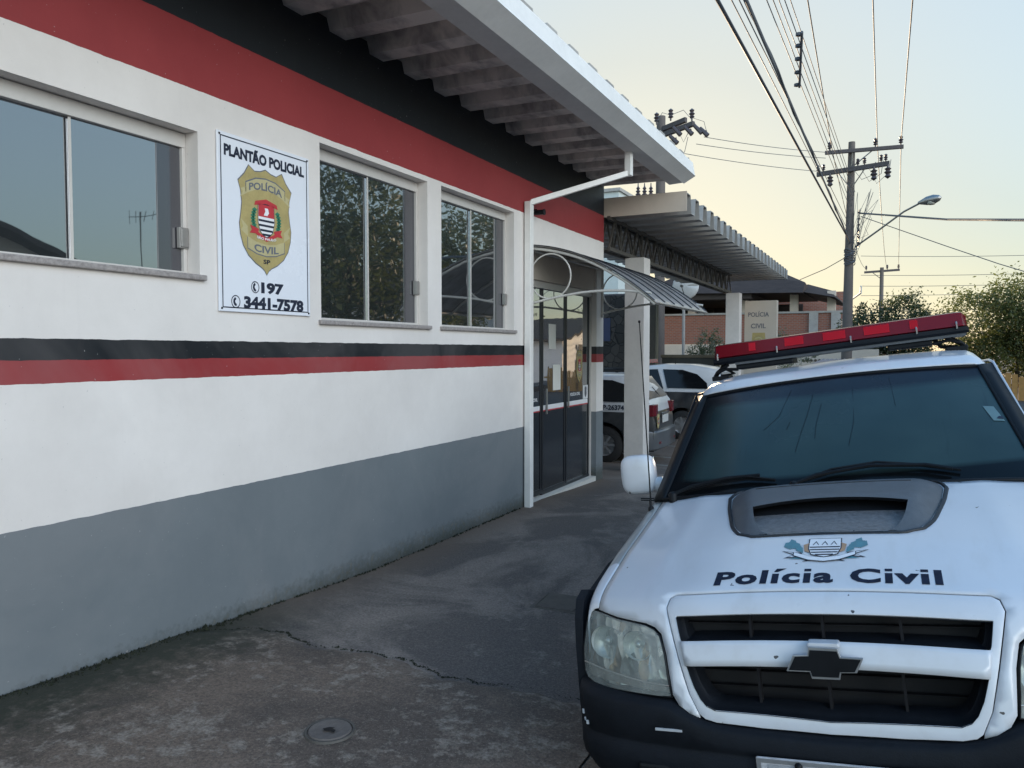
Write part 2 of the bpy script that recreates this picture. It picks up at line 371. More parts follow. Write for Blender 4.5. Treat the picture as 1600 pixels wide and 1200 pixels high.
# raised rough slab in front of the facade, broken along its far edge
mb = MB(); edge = [(0.02, 3.12), (.22, 3.30), (.45, 3.34), (.70, 3.26), (1.0, 3.34), (1.3, 3.36), (1.55, 3.28), (1.8, 3.31), (2.05, 3.38), (2.3, 3.36), (2.5, 3.40)]
def ey(x):
    for a, b in zip(edge, edge[1:]):
        if x <= b[0]: return a[1] + (b[1] - a[1]) * (max(x, 0.02) - a[0]) / (b[0] - a[0]) + .010 * math.sin(x * 31) + .006 * math.sin(x * 67 + 1)
    return 3.4
def sfn(u, v):
    x = .003 + 2.49 * u; y1 = ey(x); y = -8 + (y1 + 8) * (v ** .5 if v < 1 else 1)
    e = 1.0 if v < 1 else 0
    return (x, y, gz(x, y) + .016 * e - .006 * (1 - e) + .003 * math.sin(x * 9 + y * 7))
mb.grid(90, 70, sfn); struct(mb.build('concrete_slab', 'slab', smooth=50))
# crack with moss at the slab edge (clumps nobody could count)
mb = MB()
for k in range(900):
    x = random.uniform(.02, 2.48); dy = random.gauss(.008, .006); 
    if math.sin(x * 5.3) + random.random() < -.25: continue
    y = ey(x) + dy; z = gz(x, y); s = random.uniform(.003, .010); a = random.uniform(0, 6.28)
    mb.add([(x + s * math.cos(a), y + s * math.sin(a), z), (x - s * math.cos(a), y - s * math.sin(a), z), (x, y, z + s * .9)], [(0, 1, 2)])
for k in range(1300):
    y = random.uniform(1.2, 3.6) if k % 3 else random.uniform(3.3, 7.4); x = abs(random.gauss(.0, .035 if y < 3.4 else .012)) + .004; z = gz(x, y) + .012 * (y < 3.2); s = random.uniform(.004, .013); a = random.uniform(0, 6.28)
    mb.add([(x + s * math.cos(a), y + s * math.sin(a), z), (x - s * math.cos(a), y - s * math.sin(a), z), (x + random.uniform(-.004, .006), y, z + s * 1.5)], [(0, 1, 2)])
M['moss'] = pm('moss', (.014, .018, .009), .9, .5, 40)
o = mb.build('moss', 'moss', merge=False); o['kind'] = 'stuff'
# road with camber, kerb, far pavement, wide terrain
def rz(x):
    if x < 4.4: return .016 + (x - 3.514) * .1405 - .003
    return .138 + .1 * (1 - math.exp(-(x - 4.4) * .9)) if x < 7 else .23 - (x - 7) * .06
mb = MB(); mb.grid(60, 60, lambda u, v: (2.62 + 8.4 * u, -20 + 140 * v, rz(2.62 + 8.4 * u) - (min(max(-20 + 140 * v - 8, 0) * .037, .2)))); struct(mb.build('road', 'road', smooth=60))
mb = MB(); mb.grid(1, 60, lambda u, v: (2.5 + .12 * u, -8 + 48 * v, gz(2.5, -8 + 48 * v) + .006)); mb.grid(1, 60, lambda u, v: (2.62 + .01 * u, -8 + 48 * v, gz(2.5, -8 + 48 * v) + .006 - .3 * u)); struct(mb.build('kerb', 'slab'))
mb = MB(); mb.box(11.02, 13.2, -20, 120, -.4, .06); struct(mb.build('far_pavement', 'asphalt'))
mb = MB(); mb.grid(20, 20, lambda u, v: (-400 + 800 * u, -300 + 900 * v, -.42 if (abs(-400 + 800 * u) < 60 and -60 < -300 + 900 * v < 150) else -.6)); struct(mb.build('terrain', 'asphalt', smooth=60))
# painted bay lines in the parking court
mb = MB()
for k, (x0, y0) in enumerate(((-.6, 12.2), (-.5, 13.4), (-.4, 15.0), (-.3, 17.4))):
    mb.add([(x0 - 3, y0 + .35, gz(0, y0) + .006), (x0 + 2.2, y0 - .25, gz(0, y0) + .006), (x0 + 2.2, y0 - .15, gz(0, y0) + .006), (x0 - 3, y0 + .45, gz(0, y0) + .006)], [(0, 1, 2, 3)])
M['lines'] = pm('worn_line_paint', (.20, .20, .195), .8, .5, 20); struct(mb.build('parking_lines', 'lines'))
# manhole, drain
o = empty('manhole_cover', (1.47, 2.52, gz(1.47, 2.52) + .018), 0, 'small round concrete manhole cover with a broken centre set in the near slab', 'manhole cover')
mb = MB(); mb.lathe([(0, .004), (.03, .001), (.055, .008), (.088, .009), (.092, .004)], (0, 0, 0)); mb.build('lid', pm('manhole_concrete', (.115, .10, .092), .85, .3, 30, .6, 60), o, 40)
mb = MB(); poly(mb, [(-.03, -.01), (-.01, -.022), (.012, -.012), (.035, -.018), (.028, .004), (.008, .008), (.012, .02), (-.012, .014)], lambda u, v: (u, v, .0095)); mb.build('broken_centre', 'trim', o)
mb = MB(); mb.lathe([(.094, -.004), (.096, .006), (.106, .007), (.110, -.002)], (0, 0, 0)); mb.build('ring', 'rust', o, 40)
o = empty('drain_cover', (1.75, 4.72, gz(1.6, 4.7) + .006), R(4), 'flat rectangular drain cover in the pavement beside the truck', 'drain cover')
mb = MB(); mb.box(-.27, -.005, -.14, .14, -.01, .004); mb.box(.005, .27, -.14, .14, -.01, .004); mb.build('cover_plate', 'rust', o, bevel=.003)
mb = MB(); [mb.box(*b, -.01, .001) for b in ((-.30, .30, -.17, -.145), (-.30, .30, .145, .17), (-.30, -.275, -.145, .145), (.275, .30, -.145, .145))]; mb.build('frame', 'rust', o)

# ------------------------------------------------------------------ police station
st = empty('police_station', (0, 0, 0), 0, 'low police station with white wall, red and black bands and grey base beside the truck', 'building')
W3 = [(1.80, 3.185, 2.125, 2.95), (4.23, 5.605, 1.905, 3.14), (5.83, 7.28, 1.905, 3.15)]
DOOR = (7.63, 9.80, -.3, 2.84)
holes = W3 + [DOOR, (-1.2, .6, 2.125, 2.95)]
Y0, Y1, Z0, Z1 = -4.0, 10.07, -.5, 4.02
def wallmesh():
    mb = MB(); ys = sorted({Y0, Y1, *[h[0] for h in holes], *[h[1] for h in holes]}); zs = sorted({Z0, Z1, *[h[2] for h in holes], *[h[3] for h in holes]})
    for a, b in zip(ys, ys[1:]):
        for c, d in zip(zs, zs[1:]):
            my, mz = (a + b) / 2, (c + d) / 2
            if any(h[0] < my < h[1] and h[2] < mz < h[3] for h in holes): continue
            mb.add([(0, a, c), (0, b, c), (0, b, d), (0, a, d)], [(0, 1, 2, 3)])
    for (a, b, c, d) in holes:
        for q in (((a, c), (a, d)), ((a, d), (b, d)), ((b, d), (b, c)), ((b, c), (a, c))):
            mb.add([(0, *q[0]), (0, *q[1]), (-.2, *q[1]), (-.2, *q[0])], [(0, 1, 2, 3)])
    mb.add([(0, Y1, Z0), (0, Y1, Z1), (-9, Y1, Z1), (-9, Y1, Z0)], [(0, 1, 2, 3)])
    mb.add([(0, Y0, Z0), (0, Y0, Z1), (-9, Y0, Z1), (-9, Y0, Z0)], [(0, 1, 2, 3)])
    mb.add([(-9, Y0, Z0), (-9, Y1, Z0), (-9, Y1, Z1), (-9, Y0, Z1)], [(0, 1, 2, 3)])
    return mb
wallmesh().build('wall', 'facade', st)
mb = MB(); mb.box(-.9, -.22, Y0 + .1, Y1 - .1, -.3, 3.9); mb.build('dark_interior', 'trim', st)
# windows
def window(a, b, c, d, nm='window'):
    mb = MB(); X = -.145; t = .028
    hb = .085   # top track box
    mb.box(X, -.095, a + .002, b - .002, d - hb, d - .004)
    mb.box(X, -.095, a + .002, a + t, c + .03, d - hb - .001); mb.box(X, -.095, b - t, b - .002, c + .03, d - hb - .001)
    mb.box(X, -.090, a + .002, b - .002, c + .012, c + .032)
    w_ = mb.build('window', 'alu', st, bevel=.003)
    m1 = a + (b - a) * .50
    for k, (p, q, xx) in enumerate(((a + t, m1, -.130), (m1, b - t, -.122))):
        g = MB(); g.box(xx - .006, xx, p, q, c + .033, d - hb - .001); g.build('pane', 'win', w_)
    g = MB(); g.box(-.115, -.110, m1 - .006, m1 + .008, c + .034, d - hb - .003); g.build('mullion', 'alu', w_)
    g = MB(); g.box(-.120, -.1165, b - t - .155, b - t, c + .035, d - hb - .004); g.build('overlap_strip', 'winstrip', w_)
    h = MB(); zc = c + (d - c) * .27; h.box(-.112, -.085, b - t - .035, b - t + .03, zc - .06, zc + .06); h.box(-.085, -.078, b - t - .028, b - t + .022, zc - .052, zc + .052); h.build('latch', 'steel', w_, bevel=.006)
    s = MB(); s.box(-.19, .028, a - .03, b + .03, c - .022, c + .010); s.build('sill', 'granite', w_, bevel=.006)
for h in W3: window(*h)
window(-1.2, .6, 2.125, 2.95)
# door
dr = MB(); a, b, c, d = DOOR; X = -.10
dr.box(-.19, -.06, a + .002, b - .002, 2.42, 2.50); dr.box(-.16, -.07, a + .002, a + .03, -.05, 2.419); dr.box(-.16, -.07, b - .03, b - .002, -.05, 2.419)
dr = dr.build('entrance_door', 'alu', st, bevel=.003)
mb = MB(); mb.box(-.17, -.03, a + .002, b - .002, 2.501, d - .002); mb.build('transom_panel', 'beige_wall', dr)
ps = [a + .03, 8.20, 8.93, b - .03]
for i in range(3):
    p, q = ps[i], ps[i + 1]; z0 = gz(0, (p + q) / 2) + .02
    g = MB(); g.box(-.108, -.10, p, q, 1.0, 2.419); g.build('door_glass', 'door', dr)
    g = MB(); g.box(-.108, -.10, p, q, z0 + .06, .999); g.build('black_film', 'film', dr)
    g = MB(); g.box(-.118, -.088, p, q, z0, z0 + .06); g.box(-.116, -.092, p + .02, p + .05, z0 + .061, 2.415); g.box(-.116, -.092, q - .035, q - .004, z0 + .061, 2.415); g.build('leaf_frame', 'blackmetal', dr)
    g = MB(); g.box(-.0995, -.0985, p + .06, q - .04, 1.0, 1.055); g.build('white_strip', 'whiteprint', dr)
    g = MB(); g.box(-.0995, -.0985, p + .06, q - .04, .985, .9985); g.build('red_strip', 'red', dr)
mb = MB(); mb.box(-.13, .0, a + .002, b - .002, -.25, gz(0, 8.6) + .022); mb.build('threshold', 'whitemetal', dr)
mb = MB(); mb.box(-.085, -.065, 8.30, 8.325, .95, 1.25); mb.box(-.085, -.065, 8.98, 9.005, .98, 1.25); pieces(mb, 'handle', 'steel', dr, 0, .004)
def wallmap(yc, zc, x): return lambda u, v, l=0: (x + l * .0008, yc + u, zc + v)
def put(mb, pts, fn, layer, m):
    mb.m = m; poly(mb, pts, lambda u, v: fn(u, v, layer))
BM = ['gold', 'gold2', 'ink', 'ink2', 'red', 'whiteprint', 'green', 'trim']
def badge(fn, W_, H_, lettering=True):
    hf = [(0, .49), (.10, .462), (.20, .452), (.31, .495), (.39, .41), (.50, .335), (.455, .24), (.44, .14), (.46, .04), (.485, -.05), (.47, -.15), (.42, -.25), (.33, -.335), (.2, -.40), (.09, -.435), (.04, -.46), (0, -.5)]
    full = hf + [(-x, y) for x, y in hf[-2:0:-1]]
    S = lambda pts, k=1.0, dx=0, dy=0: [((x * k + dx) * W_, (y * k + dy) * H_) for x, y in pts]
    mb = MB(); put(mb, S(full, 1.012), fn, 1, 3); put(mb, S(full, .99), fn, 2, 0)
    up = [(-.36, .33), (-.18, .385), (0, .40), (.18, .385), (.36, .33), (.36, .235), (.18, .285), (0, .30), (-.18, .285), (-.36, .235)]
    lo = [(-.34, -.16), (-.18, -.20), (0, -.215), (.18, -.20), (.34, -.16), (.34, -.265), (.18, -.305), (0, -.32), (-.18, -.305), (-.34, -.265)]
    tail = lambda s, y0, dy: [(s * .34, y0), (s * .46, y0 - dy), (s * .42, y0 - dy * 1.7), (s * .47, y0 - dy * 3.2), (s * .34, y0 - dy * 1.8)]
    for q in (up, lo): put(mb, S(q, 1.03, 0, .0), fn, 3, 3); put(mb, S(q), fn, 4, 1)
    for s in (-1, 1):
        for y0, dy in ((.30, .035), (-.16, -.05)):
            put(mb, S(tail(s, y0, dy)), fn, 3, 1)
    sh = [(-.145, .16), (.145, .16), (.15, .0), (.12, -.085), (.06, -.125), (0, -.14), (-.06, -.125), (-.12, -.085), (-.15, .0)]
    put(mb, S(sh, 1.06), fn, 4, 2); put(mb, S(sh), fn, 5, 5)
    put(mb, S([(-.143, .16), (.143, .16), (.147, .045), (-.147, .045)]), fn, 6, 4)
    for y in (.02, -.025, -.07, -.11): 
        ww = .148 if y > 0 else .14 if y > -.05 else .12 if y > -.1 else .075
        put(mb, S([(-ww, y), (ww, y), (ww * .97, y - .02), (-ww * .97, y - .02)]), fn, 6, 2)
    put(mb, S([(-.05, .06), (-.02, .10), (-.03, .13), (.03, .13), (.05, .09), (.02, .06)]), fn, 7, 5)
    put(mb, S([(-.20, .18), (0, .215), (.20, .18), (.22, .14), (0, .172), (-.22, .14)]), fn, 6, 4)
    for s in (-1, 1):
        for k in range(7):
            y = .09 - k * .028; x = s * (.215 + .03 * math.sin(k * .55)); put(mb, S([(x - .05, y + .006), (x, y + .03), (x + .05, y + .01), (x, y - .018)]), fn, 5, 6)
        put(mb, S([(s * .14, -.075), (s * .30, -.05), (s * .27, -.09), (s * .31, -.125), (s * .16, -.12)]), fn, 6, 4)
    put(mb, S([(-.2, -.09), (0, -.15), (.2, -.09), (.2, -.125), (0, -.185), (-.2, -.125)]), fn, 7, 4)
    if lettering:
        mb.m = 3; text(mb, 'POLÍCIA', 0, .335 * H_, lambda u, v: fn(u, v, 5), W_ * .62, H_ * .085, .03, 1, -.55 / W_ * .8)
        text(mb, 'CIVIL', 0, -.262 * H_, lambda u, v: fn(u, v, 5), W_ * .46, H_ * .07, .03, 1, .35 / W_)
        mb.m = 2; text(mb, 'SP', 0, -.375 * H_, lambda u, v: fn(u, v, 5), W_ * .13, H_ * .042, .03)
        mb.m = 5; text(mb, 'SÃO PAULO', 0, -.158 * H_, lambda u, v: fn(u, v, 8), W_ * .36, H_ * .03, .03, 1, .4 / W_)
    return mb
for y in (7.86, 9.42): badge(wallmap(y, 1.50, -.098), .22, .44, True).build('badge_sticker', BM, dr)
mb = MB(); mb.m = 0
text(mb, 'POLÍCIA CIVIL', 7.93, 1.135, lambda u, v: (-.0975, u, v), .34, .05, .03); mb.build('lettering', 'whiteprint', dr)
mb = MB(); text(mb, 'POLÍCIA CIVIL', 9.28, 1.145, lambda u, v: (-.0975, u, v), .34, .05, .03); mb.build('lettering', 'whiteprint', dr)
mb = MB(); mb.box(-.098, -.096, 9.56, 9.73, 1.06, 1.24); mb.build('small_sticker', 'whiteprint', dr)
badge(wallmap(9.645, 1.15, -.095), .08, .15, False).build('sticker_emblem', ['ink2'] * 8, dr)
mb = MB(); mb.box(-.098, -.096, 8.55, 8.78, 1.22, 1.53); mb.build('notice_paper', 'paper', dr)
mb = MB(); mb.box(-.098, -.096, 8.42, 8.63, 1.72, 2.02); mb.build('notice_paper', 'paper', dr)
mb = MB(); text(mb, 'AVISO', 8.665, 1.27, lambda u, v: (-.0952, u, v), .06, .012)
# awning
aw = MB(); a0, a1 = 7.62, 9.98
def arc_z(x): # sheet curve from wall to edge
    u = x / 1.40; return 2.84 - .10 * u - .52 * u ** 2.1
def rib(y, r=.014, dz=0): return [(x, y, arc_z(x) + dz) for x in np.linspace(.01, 1.42, 18)]
awn = MB()
for k, y in enumerate(np.linspace(a0, a1, 3)): awn.tube(rib(y, dz=-.03), .016, 8)
awn.tube([(1.41, a0, arc_z(1.40) - .03), (1.41, a1, arc_z(1.40) - .03)], .017, 8); awn.tube([(.015, a0, 2.80), (.015, a1, 2.80)], .015, 8)
for y in (a0, a1):
    awn.tube([(.02, y, 2.80), (.02, y, 2.15)], .016, 8)
    awn.tube([(.02 + 1.36 * u, y, 2.21 + .115 * math.sin(u * 2.45)) for u in np.linspace(0, 1, 14)], .014, 8)
    awn.tube([(.265 + .24 * math.cos(q), y, 2.50 + .24 * math.sin(q)) for q in np.linspace(0, 2 * math.pi, 29)[:-1]], .009, 6, closed=True)
aw = awn.build('awning', 'whitemetal', st, 50)
M['poly'] = None
def polycarb():
    m, t, b = newmat('clouded_polycarbonate'); v = oc(t)
    k = ramp(t, noise(t, v, 4, 5, .6), .35, .7); c = mix(t, k, (.30, .27, .25), (.45, .44, .44))
    setb(t, b, Base_Color=c, Roughness=.25, Specular_IOR_Level=.7); tr = nd(t, 'BsdfTransparent', None, Color=(.55, .52, .48))
    ms = nd(t, 'MixShader', None, _0=.78, _1=tr.outputs[0], _2=b.outputs[0]); t.links.new(ms.outputs[0], t.nodes['Material Output'].inputs[0]); return m
M['poly'] = polycarb()
mb = MB(); mb.grid(20, 16, lambda u, v: (.0 + 1.44 * u, a0 - .03 + (a1 - a0 + .06) * v, arc_z(1.44 * u))); mb.build('awning_sheet', 'poly', aw, 60, solid=.004)
mb = MB()
for y in np.linspace(a0 - .02, a1 + .02, 7): mb.obox((0, y, 0), (0, y, 0), (0, 0, 0), (0, 0, 0)) if False else mb.tube(rib(y, dz=.006), .009, 6)
pieces(mb, 'sheet_joint', 'blackmetal', aw, 50)
# ribbed slab roof over the eave: trapezoid channels running out from the wall
def channels(y0, y1, per, zlo, zhi, x0, x1, flat=.42, slope=0.0, th=.02):
    pts = []; n = int(round((y1 - y0) / per))
    for k in range(n):
        b = y0 + k * per; pts += [(b, zhi), (b + per * flat, zhi), (b + per * (flat + .10), zlo), (b + per * .90, zlo)]
    pts.append((y0 + n * per, zhi)); mb = MB(); vs = []; fs = []
    N = len(pts)
    for x in (x0, x1):
        dz = slope * (x - x0)
        vs += [(x, p[0], p[1] + dz) for p in pts] + [(x, p[0], p[1] + dz + th) for p in pts]
    for i in range(N - 1):
        fs += [(i, i + 1, 2 * N + i + 1, 2 * N + i), (N + i, N + i + 1, 3 * N + i + 1, 3 * N + i), (i, i + 1, N + i + 1, N + i), (2 * N + i, 2 * N + i + 1, 3 * N + i + 1, 3 * N + i)]
    fs += [(0, N, 3 * N, 2 * N), (N - 1, 2 * N - 1, 4 * N - 1, 3 * N - 1)]
    mb.add(vs, fs); return mb
channels(-4.13, 10.07, .458, 3.945, 4.06, -.6, .97, slope=-.012, th=.02).build('eave_soffit', 'soffit', st)
channels(-4.13, 10.07, .458, 4.10, 4.225, -4, 1.165, slope=-.008, th=.025).build('roof', 'concrete', st)
mb = MB(); mb.prism([(.90, 3.885), (1.08, 3.895), (1.08, 3.905), (.97, 3.91), (.97, 4.13), (.90, 4.10)], 'y', -4.0, 10.09); mb.build('fascia', 'fascia', st)
mb = MB(); mb.prism([(1.083, 3.89), (1.235, 3.975), (1.225, 3.995), (1.20, 4.15), (1.19, 4.15), (1.19, 4.0), (1.0, 4.0), (1.0, 4.14), (.99, 4.14), (.99, 3.91), (1.083, 3.907)], 'y', -4.0, 10.13); mb.build('gutter', 'gutter', st)
mb = MB(); mb.box(-9, -.02, 10.072, 10.09, 3.3, 4.25); mb.build('gable_cap', 'facade', st)
dp = MB(); H = .036
dp.obox((.05, 7.545, -.02), (.05, 7.545, 3.30), (H, 0, 0), (0, H * 1.2, 0))
dp.obox((.05, 7.545, 3.285), (.93, 8.26, 3.66), (.02, -.028, 0), (0.01, 0.01, H))
dp.obox((.93, 8.26, 3.63), (.93, 8.26, 3.90), (H, 0, 0), (0, H * 1.2, 0))
dp.build('downpipe', 'gutter', st, bevel=.005)
# wall sign
sg = empty('wall_sign', (.004, 3.31, 1.935), 0, 'white upright sign with gold badge and phone numbers on the white wall', 'sign')
mb = MB(); mb.box(0, .012, 0, .79, 0, 1.06); mb.build('panel', 'sign', sg, bevel=.003)
def ringpoly(x0, y0, x1, y1, w_, fn, mb, l):
    for q in ((x0, y0, x1, y0 + w_), (x0, y1 - w_, x1, y1), (x0, y0 + w_, x0 + w_, y1 - w_), (x1 - w_, y0 + w_, x1, y1 - w_)):
        poly(mb, [(q[0], q[1]), (q[2], q[1]), (q[2], q[3]), (q[0], q[3])], fn)
sfn_ = lambda u, v: (.0135, u, v)
mb = MB(); ringpoly(.022, .022, .768, 1.038, .007, sfn_, mb, 0); mb.build('border', 'ink', sg)
mb = MB(); text(mb, 'PLANTÃO POLICIAL', .395, .965, sfn_, .69, .084, .05); mb.build('lettering', 'ink', sg)
mb = MB(); text(mb, '197', .435, .160, sfn_, .20, .072, .055); text(mb, '3441-7578', .455, .062, sfn_, .53, .078, .055)
for (cx, cy, r) in ((.285, .160, .034), (.125, .062, .036)):
    n = 24; mb.add([(.0135, cx + rr * math.cos(2 * math.pi * k / n), cy + rr * 1.1 * math.sin(2 * math.pi * k / n)) for rr in (r, r * .84) for k in range(n)], [(k, (k + 1) % n, (k + 1) % n + n, k + n) for k in range(n)])
    poly(mb, [(cx - .018, cy + .014), (cx - .004, cy + .028), (cx + .004, cy + .016), (cx - .006, cy + .004), (cx - .002, cy - .008), (cx + .008, cy - .016), (cx + .004, cy - .028), (cx - .012, cy - .022), (cx - .020, cy - .004)], sfn_)
mb.build('phone_numbers', 'ink', sg)
badge(lambda u, v, l=0: (.0135 + l * .0005, .385 + u, .575 + v), .46, .665).build('badge', BM, sg)
mb = MB(); [mb.lathe([(0, .016), (.006, .015), (.007, .012)], (0, y, z), 'x', 10) for y in (.018, .772) for z in (.018, 1.042)]; pieces(mb, 'screw', 'trim', sg)
# camera under the pipe, intercom by the door
o = empty('security_camera', (0, 7.72, 3.20), 0, 'small black camera on the red band beside the white downpipe', 'camera')
mb = MB(); mb.lathe([(0, .0), (.03, .0), (.03, .015), (.01, .02), (.01, .06)], (0, 0, .04), 'x', 12); mb.build('bracket', 'trim', o, 40)
mb = MB(); mb.lathe([(0, -.06), (.022, -.058), (.028, -.04), (.028, .05), (.034, .055), (.034, .065), (0, .062)], (.09, 0, .01), 'x', 16); mb.build('housing', 'trim', o, 40)
o = empty('door_intercom', (-.0, 7.66, 1.66), 0, 'black and silver keypad beside the left edge of the glass door', 'intercom')
mb = MB(); mb.box(-.04, .03, .0, .045, -.09, .11); mb.build('box', 'trim', o, bevel=.006)
mb = MB(); mb.box(.031, .036, .006, .039, -.07, .09); mb.build('face_plate', 'steel', o, bevel=.003)
# ------------------------------------------------------------------ carport
cp = empty('carport', (0, 10.1, 0), 0, 'carport with ribbed concrete slab roof on a steel lattice beam beyond the station', 'carport')
def inch(o, p):
    o.parent = p; o.matrix_parent_inverse = Matrix.Translation(-p.location); return o
inch(channels(10.12, 20.95, .49, 3.53, 3.76, -1.6, 1.13, flat=.40, th=.012).build('roof', 'concrete', None), cp)
mb = MB(); mb.add([(-1.6, 10.12, 3.53), (1.13, 10.12, 3.53), (1.13, 10.12, 3.785), (-1.6, 10.12, 3.785)], [(0, 1, 2, 3)]); mb.box(-1.6, 1.13, 10.105, 10.12, 3.53, 3.79); inch(mb.build('roof_edge', 'beige_wall'), cp)
mb = MB(); zt, zb = 3.52, 3.10
for x in (-.06, .06):
    mb.obox((x, 10.10, zt), (x, 19.0, zt), (.022, 0, 0), (0, 0, .025)); mb.obox((x, 10.10, zb), (x, 19.0, zb), (.022, 0, 0), (0, 0, .025))
    n = 17; L = 8.9 / n
    for k in range(n):
        y = 10.10 + k * L
        mb.obox((x, y, zb), (x, y + L / 2, zt), (.011, 0, 0), (0, .012, 0)); mb.obox((x, y + L / 2, zt), (x, y + L, zb), (.011, 0, 0), (0, .012, 0))
        if k % 2: mb.obox((x, y, zb), (x, y, zt), (.011, 0, 0), (0, .012, 0))
for k in range(13): y = 10.2 + k * .7; mb.box(-.06, .06, y, y + .03, zb - .02, zb - .005)
inch(mb.build('lattice_beam', 'rust'), cp)
for (y, s) in ((11.0, .30), (18.7, .32)):
    mb = MB(); mb.box(0, s, y, y + s, -.5, 3.07); inch(mb.build('column', 'column', bevel=.008), cp)
# back structure seen through the carport
sw = struct  # alias
def stonemat():
    m, t, b = newmat('dark_fieldstone'); v = oc(t)
    vo = nd(t, 'TexVoronoi', {'feature': 'DISTANCE_TO_EDGE'}, Vector=v, Scale=5.0); vc = nd(t, 'TexVoronoi', None, Vector=v, Scale=5.0)
    sx, sy, sz = sep(t, vc.outputs['Color']); c = mix(t, sx, (.018, .017, .016), (.05, .045, .04)); e = ramp(t, vo.outputs['Distance'], .0, .06)
    c = mix(t, e, (.006, .006, .006), c); setb(t, b, Base_Color=c, Roughness=.85); bump(t, b, e, .6, .03); return m
M['stone'] = stonemat()
o = empty('stone_wall', (-3.4, 19.2, 0), 0, 'dark fieldstone wall at the back of the parking court', 'wall')
mb = MB(); mb.box(-6, 1.40, 0, .35, -.5, 3.15); mb.build('wall', 'stone', o, bevel=.02)
mb = MB(); mb.box(-6, .35, -.012, -.002, 1.95, 2.55); mb.build('blue_board', pm('blue_board_paint', (.015, .028, .075), .5), o)
o = empty('pergola_post', (-1.96, 19.0, 0), 0, 'thick dark timber post with pale edge trim right of the stone wall', 'post')
mb = MB(); mb.box(0, .17, 0, .2, -.4, 3.0); mb.build('post', pm('dark_timber', (.045, .04, .032), .8, .3, 10), o, bevel=.01)
mb = MB(); mb.box(.175, .215, 0, .12, -.4, 3.0); mb.build('edge_trim', pm('olive_trim', (.12, .11, .08), .7), o)
o = empty('yard_fence', (-1.72, 19.4, 0), 0, 'low dark panelled yard fence with a pale brown top rail behind the parked hatchback', 'fence')
mb = MB(); mb.box(0, 1.35, 0, .06, -.4, 1.52); mb.build('panel', pm('fence_green', (.035, .036, .032), .7, .3), o)
mb = MB(); mb.box(-.03, 1.45, -.03, .10, 1.521, 1.60); mb.build('top_rail', pm('rail_wood', (.12, .10, .07), .8, .3), o, bevel=.01)
mb = MB(); mb.box(1.351, 1.45, -.02, .09, -.4, 1.52); mb.build('end_post', pm('rail_wood2', (.13, .115, .08), .8, .3), o, bevel=.01)
# totem
o = empty('totem_sign', (.22, 20.0, 0), 0, 'tall beige totem with two words and a gold badge beyond the carport', 'sign')
mb = MB(); mb.box(0, .78, 0, .22, -.4, 2.95); mb.build('panel', pm('totem_paint', (.50, .44, .37), .5, .05), o, bevel=.01)
f_ = lambda u, v: (u, -.004, v)
mb = MB(); text(mb, 'POLÍCIA', .34, 2.62, f_, .50, .14, .015); mb.build('lettering', 'ink2', o); mb = MB(); text(mb, 'CIVIL', .34, 2.32, f_, .36, .12, .015); mb.build('lettering', 'ink2', o)
mb = MB(); poly(mb, [(.20, 1.66), (.50, 1.66), (.52, 1.90), (.50, 2.15), (.20, 2.15), (.18, 1.90)], lambda u, v: (u, -.003, v)); mb.build('plate', 'gold', o)
badge(lambda u, v, l=0: (.35 + u, -.005 - l * .002, 1.90 + v), .22, .36, False).build('badge', ['gold', 'gold2', 'ink2', 'ink2', 'ink2', 'gold2', 'ink2', 'ink'], o)
# brick house beyond
bh = empty('brick_house', (0, 42, 0), 0, 'two storey brick house with open tiled veranda beyond the carport', 'house')
def brickmat():
    m, t, b = newmat('red_brick'); v = nd(t, 'Mapping', None, Vector=oc(t), Rotation=(R(90), 0, 0)).outputs[0]
    bt = nd(t, 'TexBrick', None, Vector=v, Color1=(.30, .105, .065), Color2=(.24, .085, .055), Mortar=(.24, .19, .16), Scale=1.0, Mortar_Size=.012, Brick_Width=.24, Row_Height=.09)
    setb(t, b, Base_Color=bt.outputs[0], Roughness=.85); return m
M['brick'] = brickmat()
M['tile'] = pm('weathered_roof_tile', (.055, .043, .040), .85, .35, 3, .4, 20, spec=.12)
M['darkroom'] = pm('dark_veranda_ceiling', (.05, .042, .04), .9, .2, 3)
mb = MB(); mb.box(-16, 1.2, 0, .25, 2.05, 3.62); mb.build('brick_wall', 'brick', bh); mb = MB(); mb.box(-3.6, 1.2, 7.5, 7.7, 3.4, 5.2); mb.build('back_wall', 'brick', bh); mb = MB(); mb.box(-16, -3.61, 7.5, 7.7, 3.4, 5.2); mb.build('back_wall', 'darkroom', bh)  # left back wall coloured dark for the shade inside the veranda
mb = MB(); mb.box(-16, 1.25, -.04, 9, -.6, 2.045); mb.box(-16, 1.25, .26, 9, 3.0, 3.3); pieces(mb, 'plaster_wall', 'beige_wall', bh)
mb = MB(); mb.box(-16, 1.3, -.08, .3, 3.625, 3.72); mb.build('parapet_cap', 'concrete', bh)
for x in (-9.0, -6.35, -3.55, -1.05, .75):
    mb = MB(); mb.box(x - .2, x + .2, .30, .62, 3.3, 4.75); mb.build('column', 'beige_wall', bh)
for x in (-.05, 1.0):
    mb = MB(); mb.box(x - .22, x + .22, -.10, -.045, .5, 3.62); mb.build('pilaster', 'concrete', bh)
def shed(x0, x1, y0, z0, y1, z1, th=.16): 
    mb = MB(); mb.prism([(y0, z0), (y1, z1), (y1, z1 + th), (y0, z0 + th)], 'x', x0, x1)
    return mb
O_ = Vector((0, 42, 0)); q = lambda px, py, Y: atY(px, py, Y) - O_
mb = MB(); A_ = Vector((-9.2, -1.2, 4.80)); B_ = q(1254, 457, 40.8); C_ = q(1258, 441, 42.5); D_ = q(1225, 427, 47); E_ = Vector((-7.0, 4, 6.6)); B2 = B_ + Vector((.1, 8, 0))
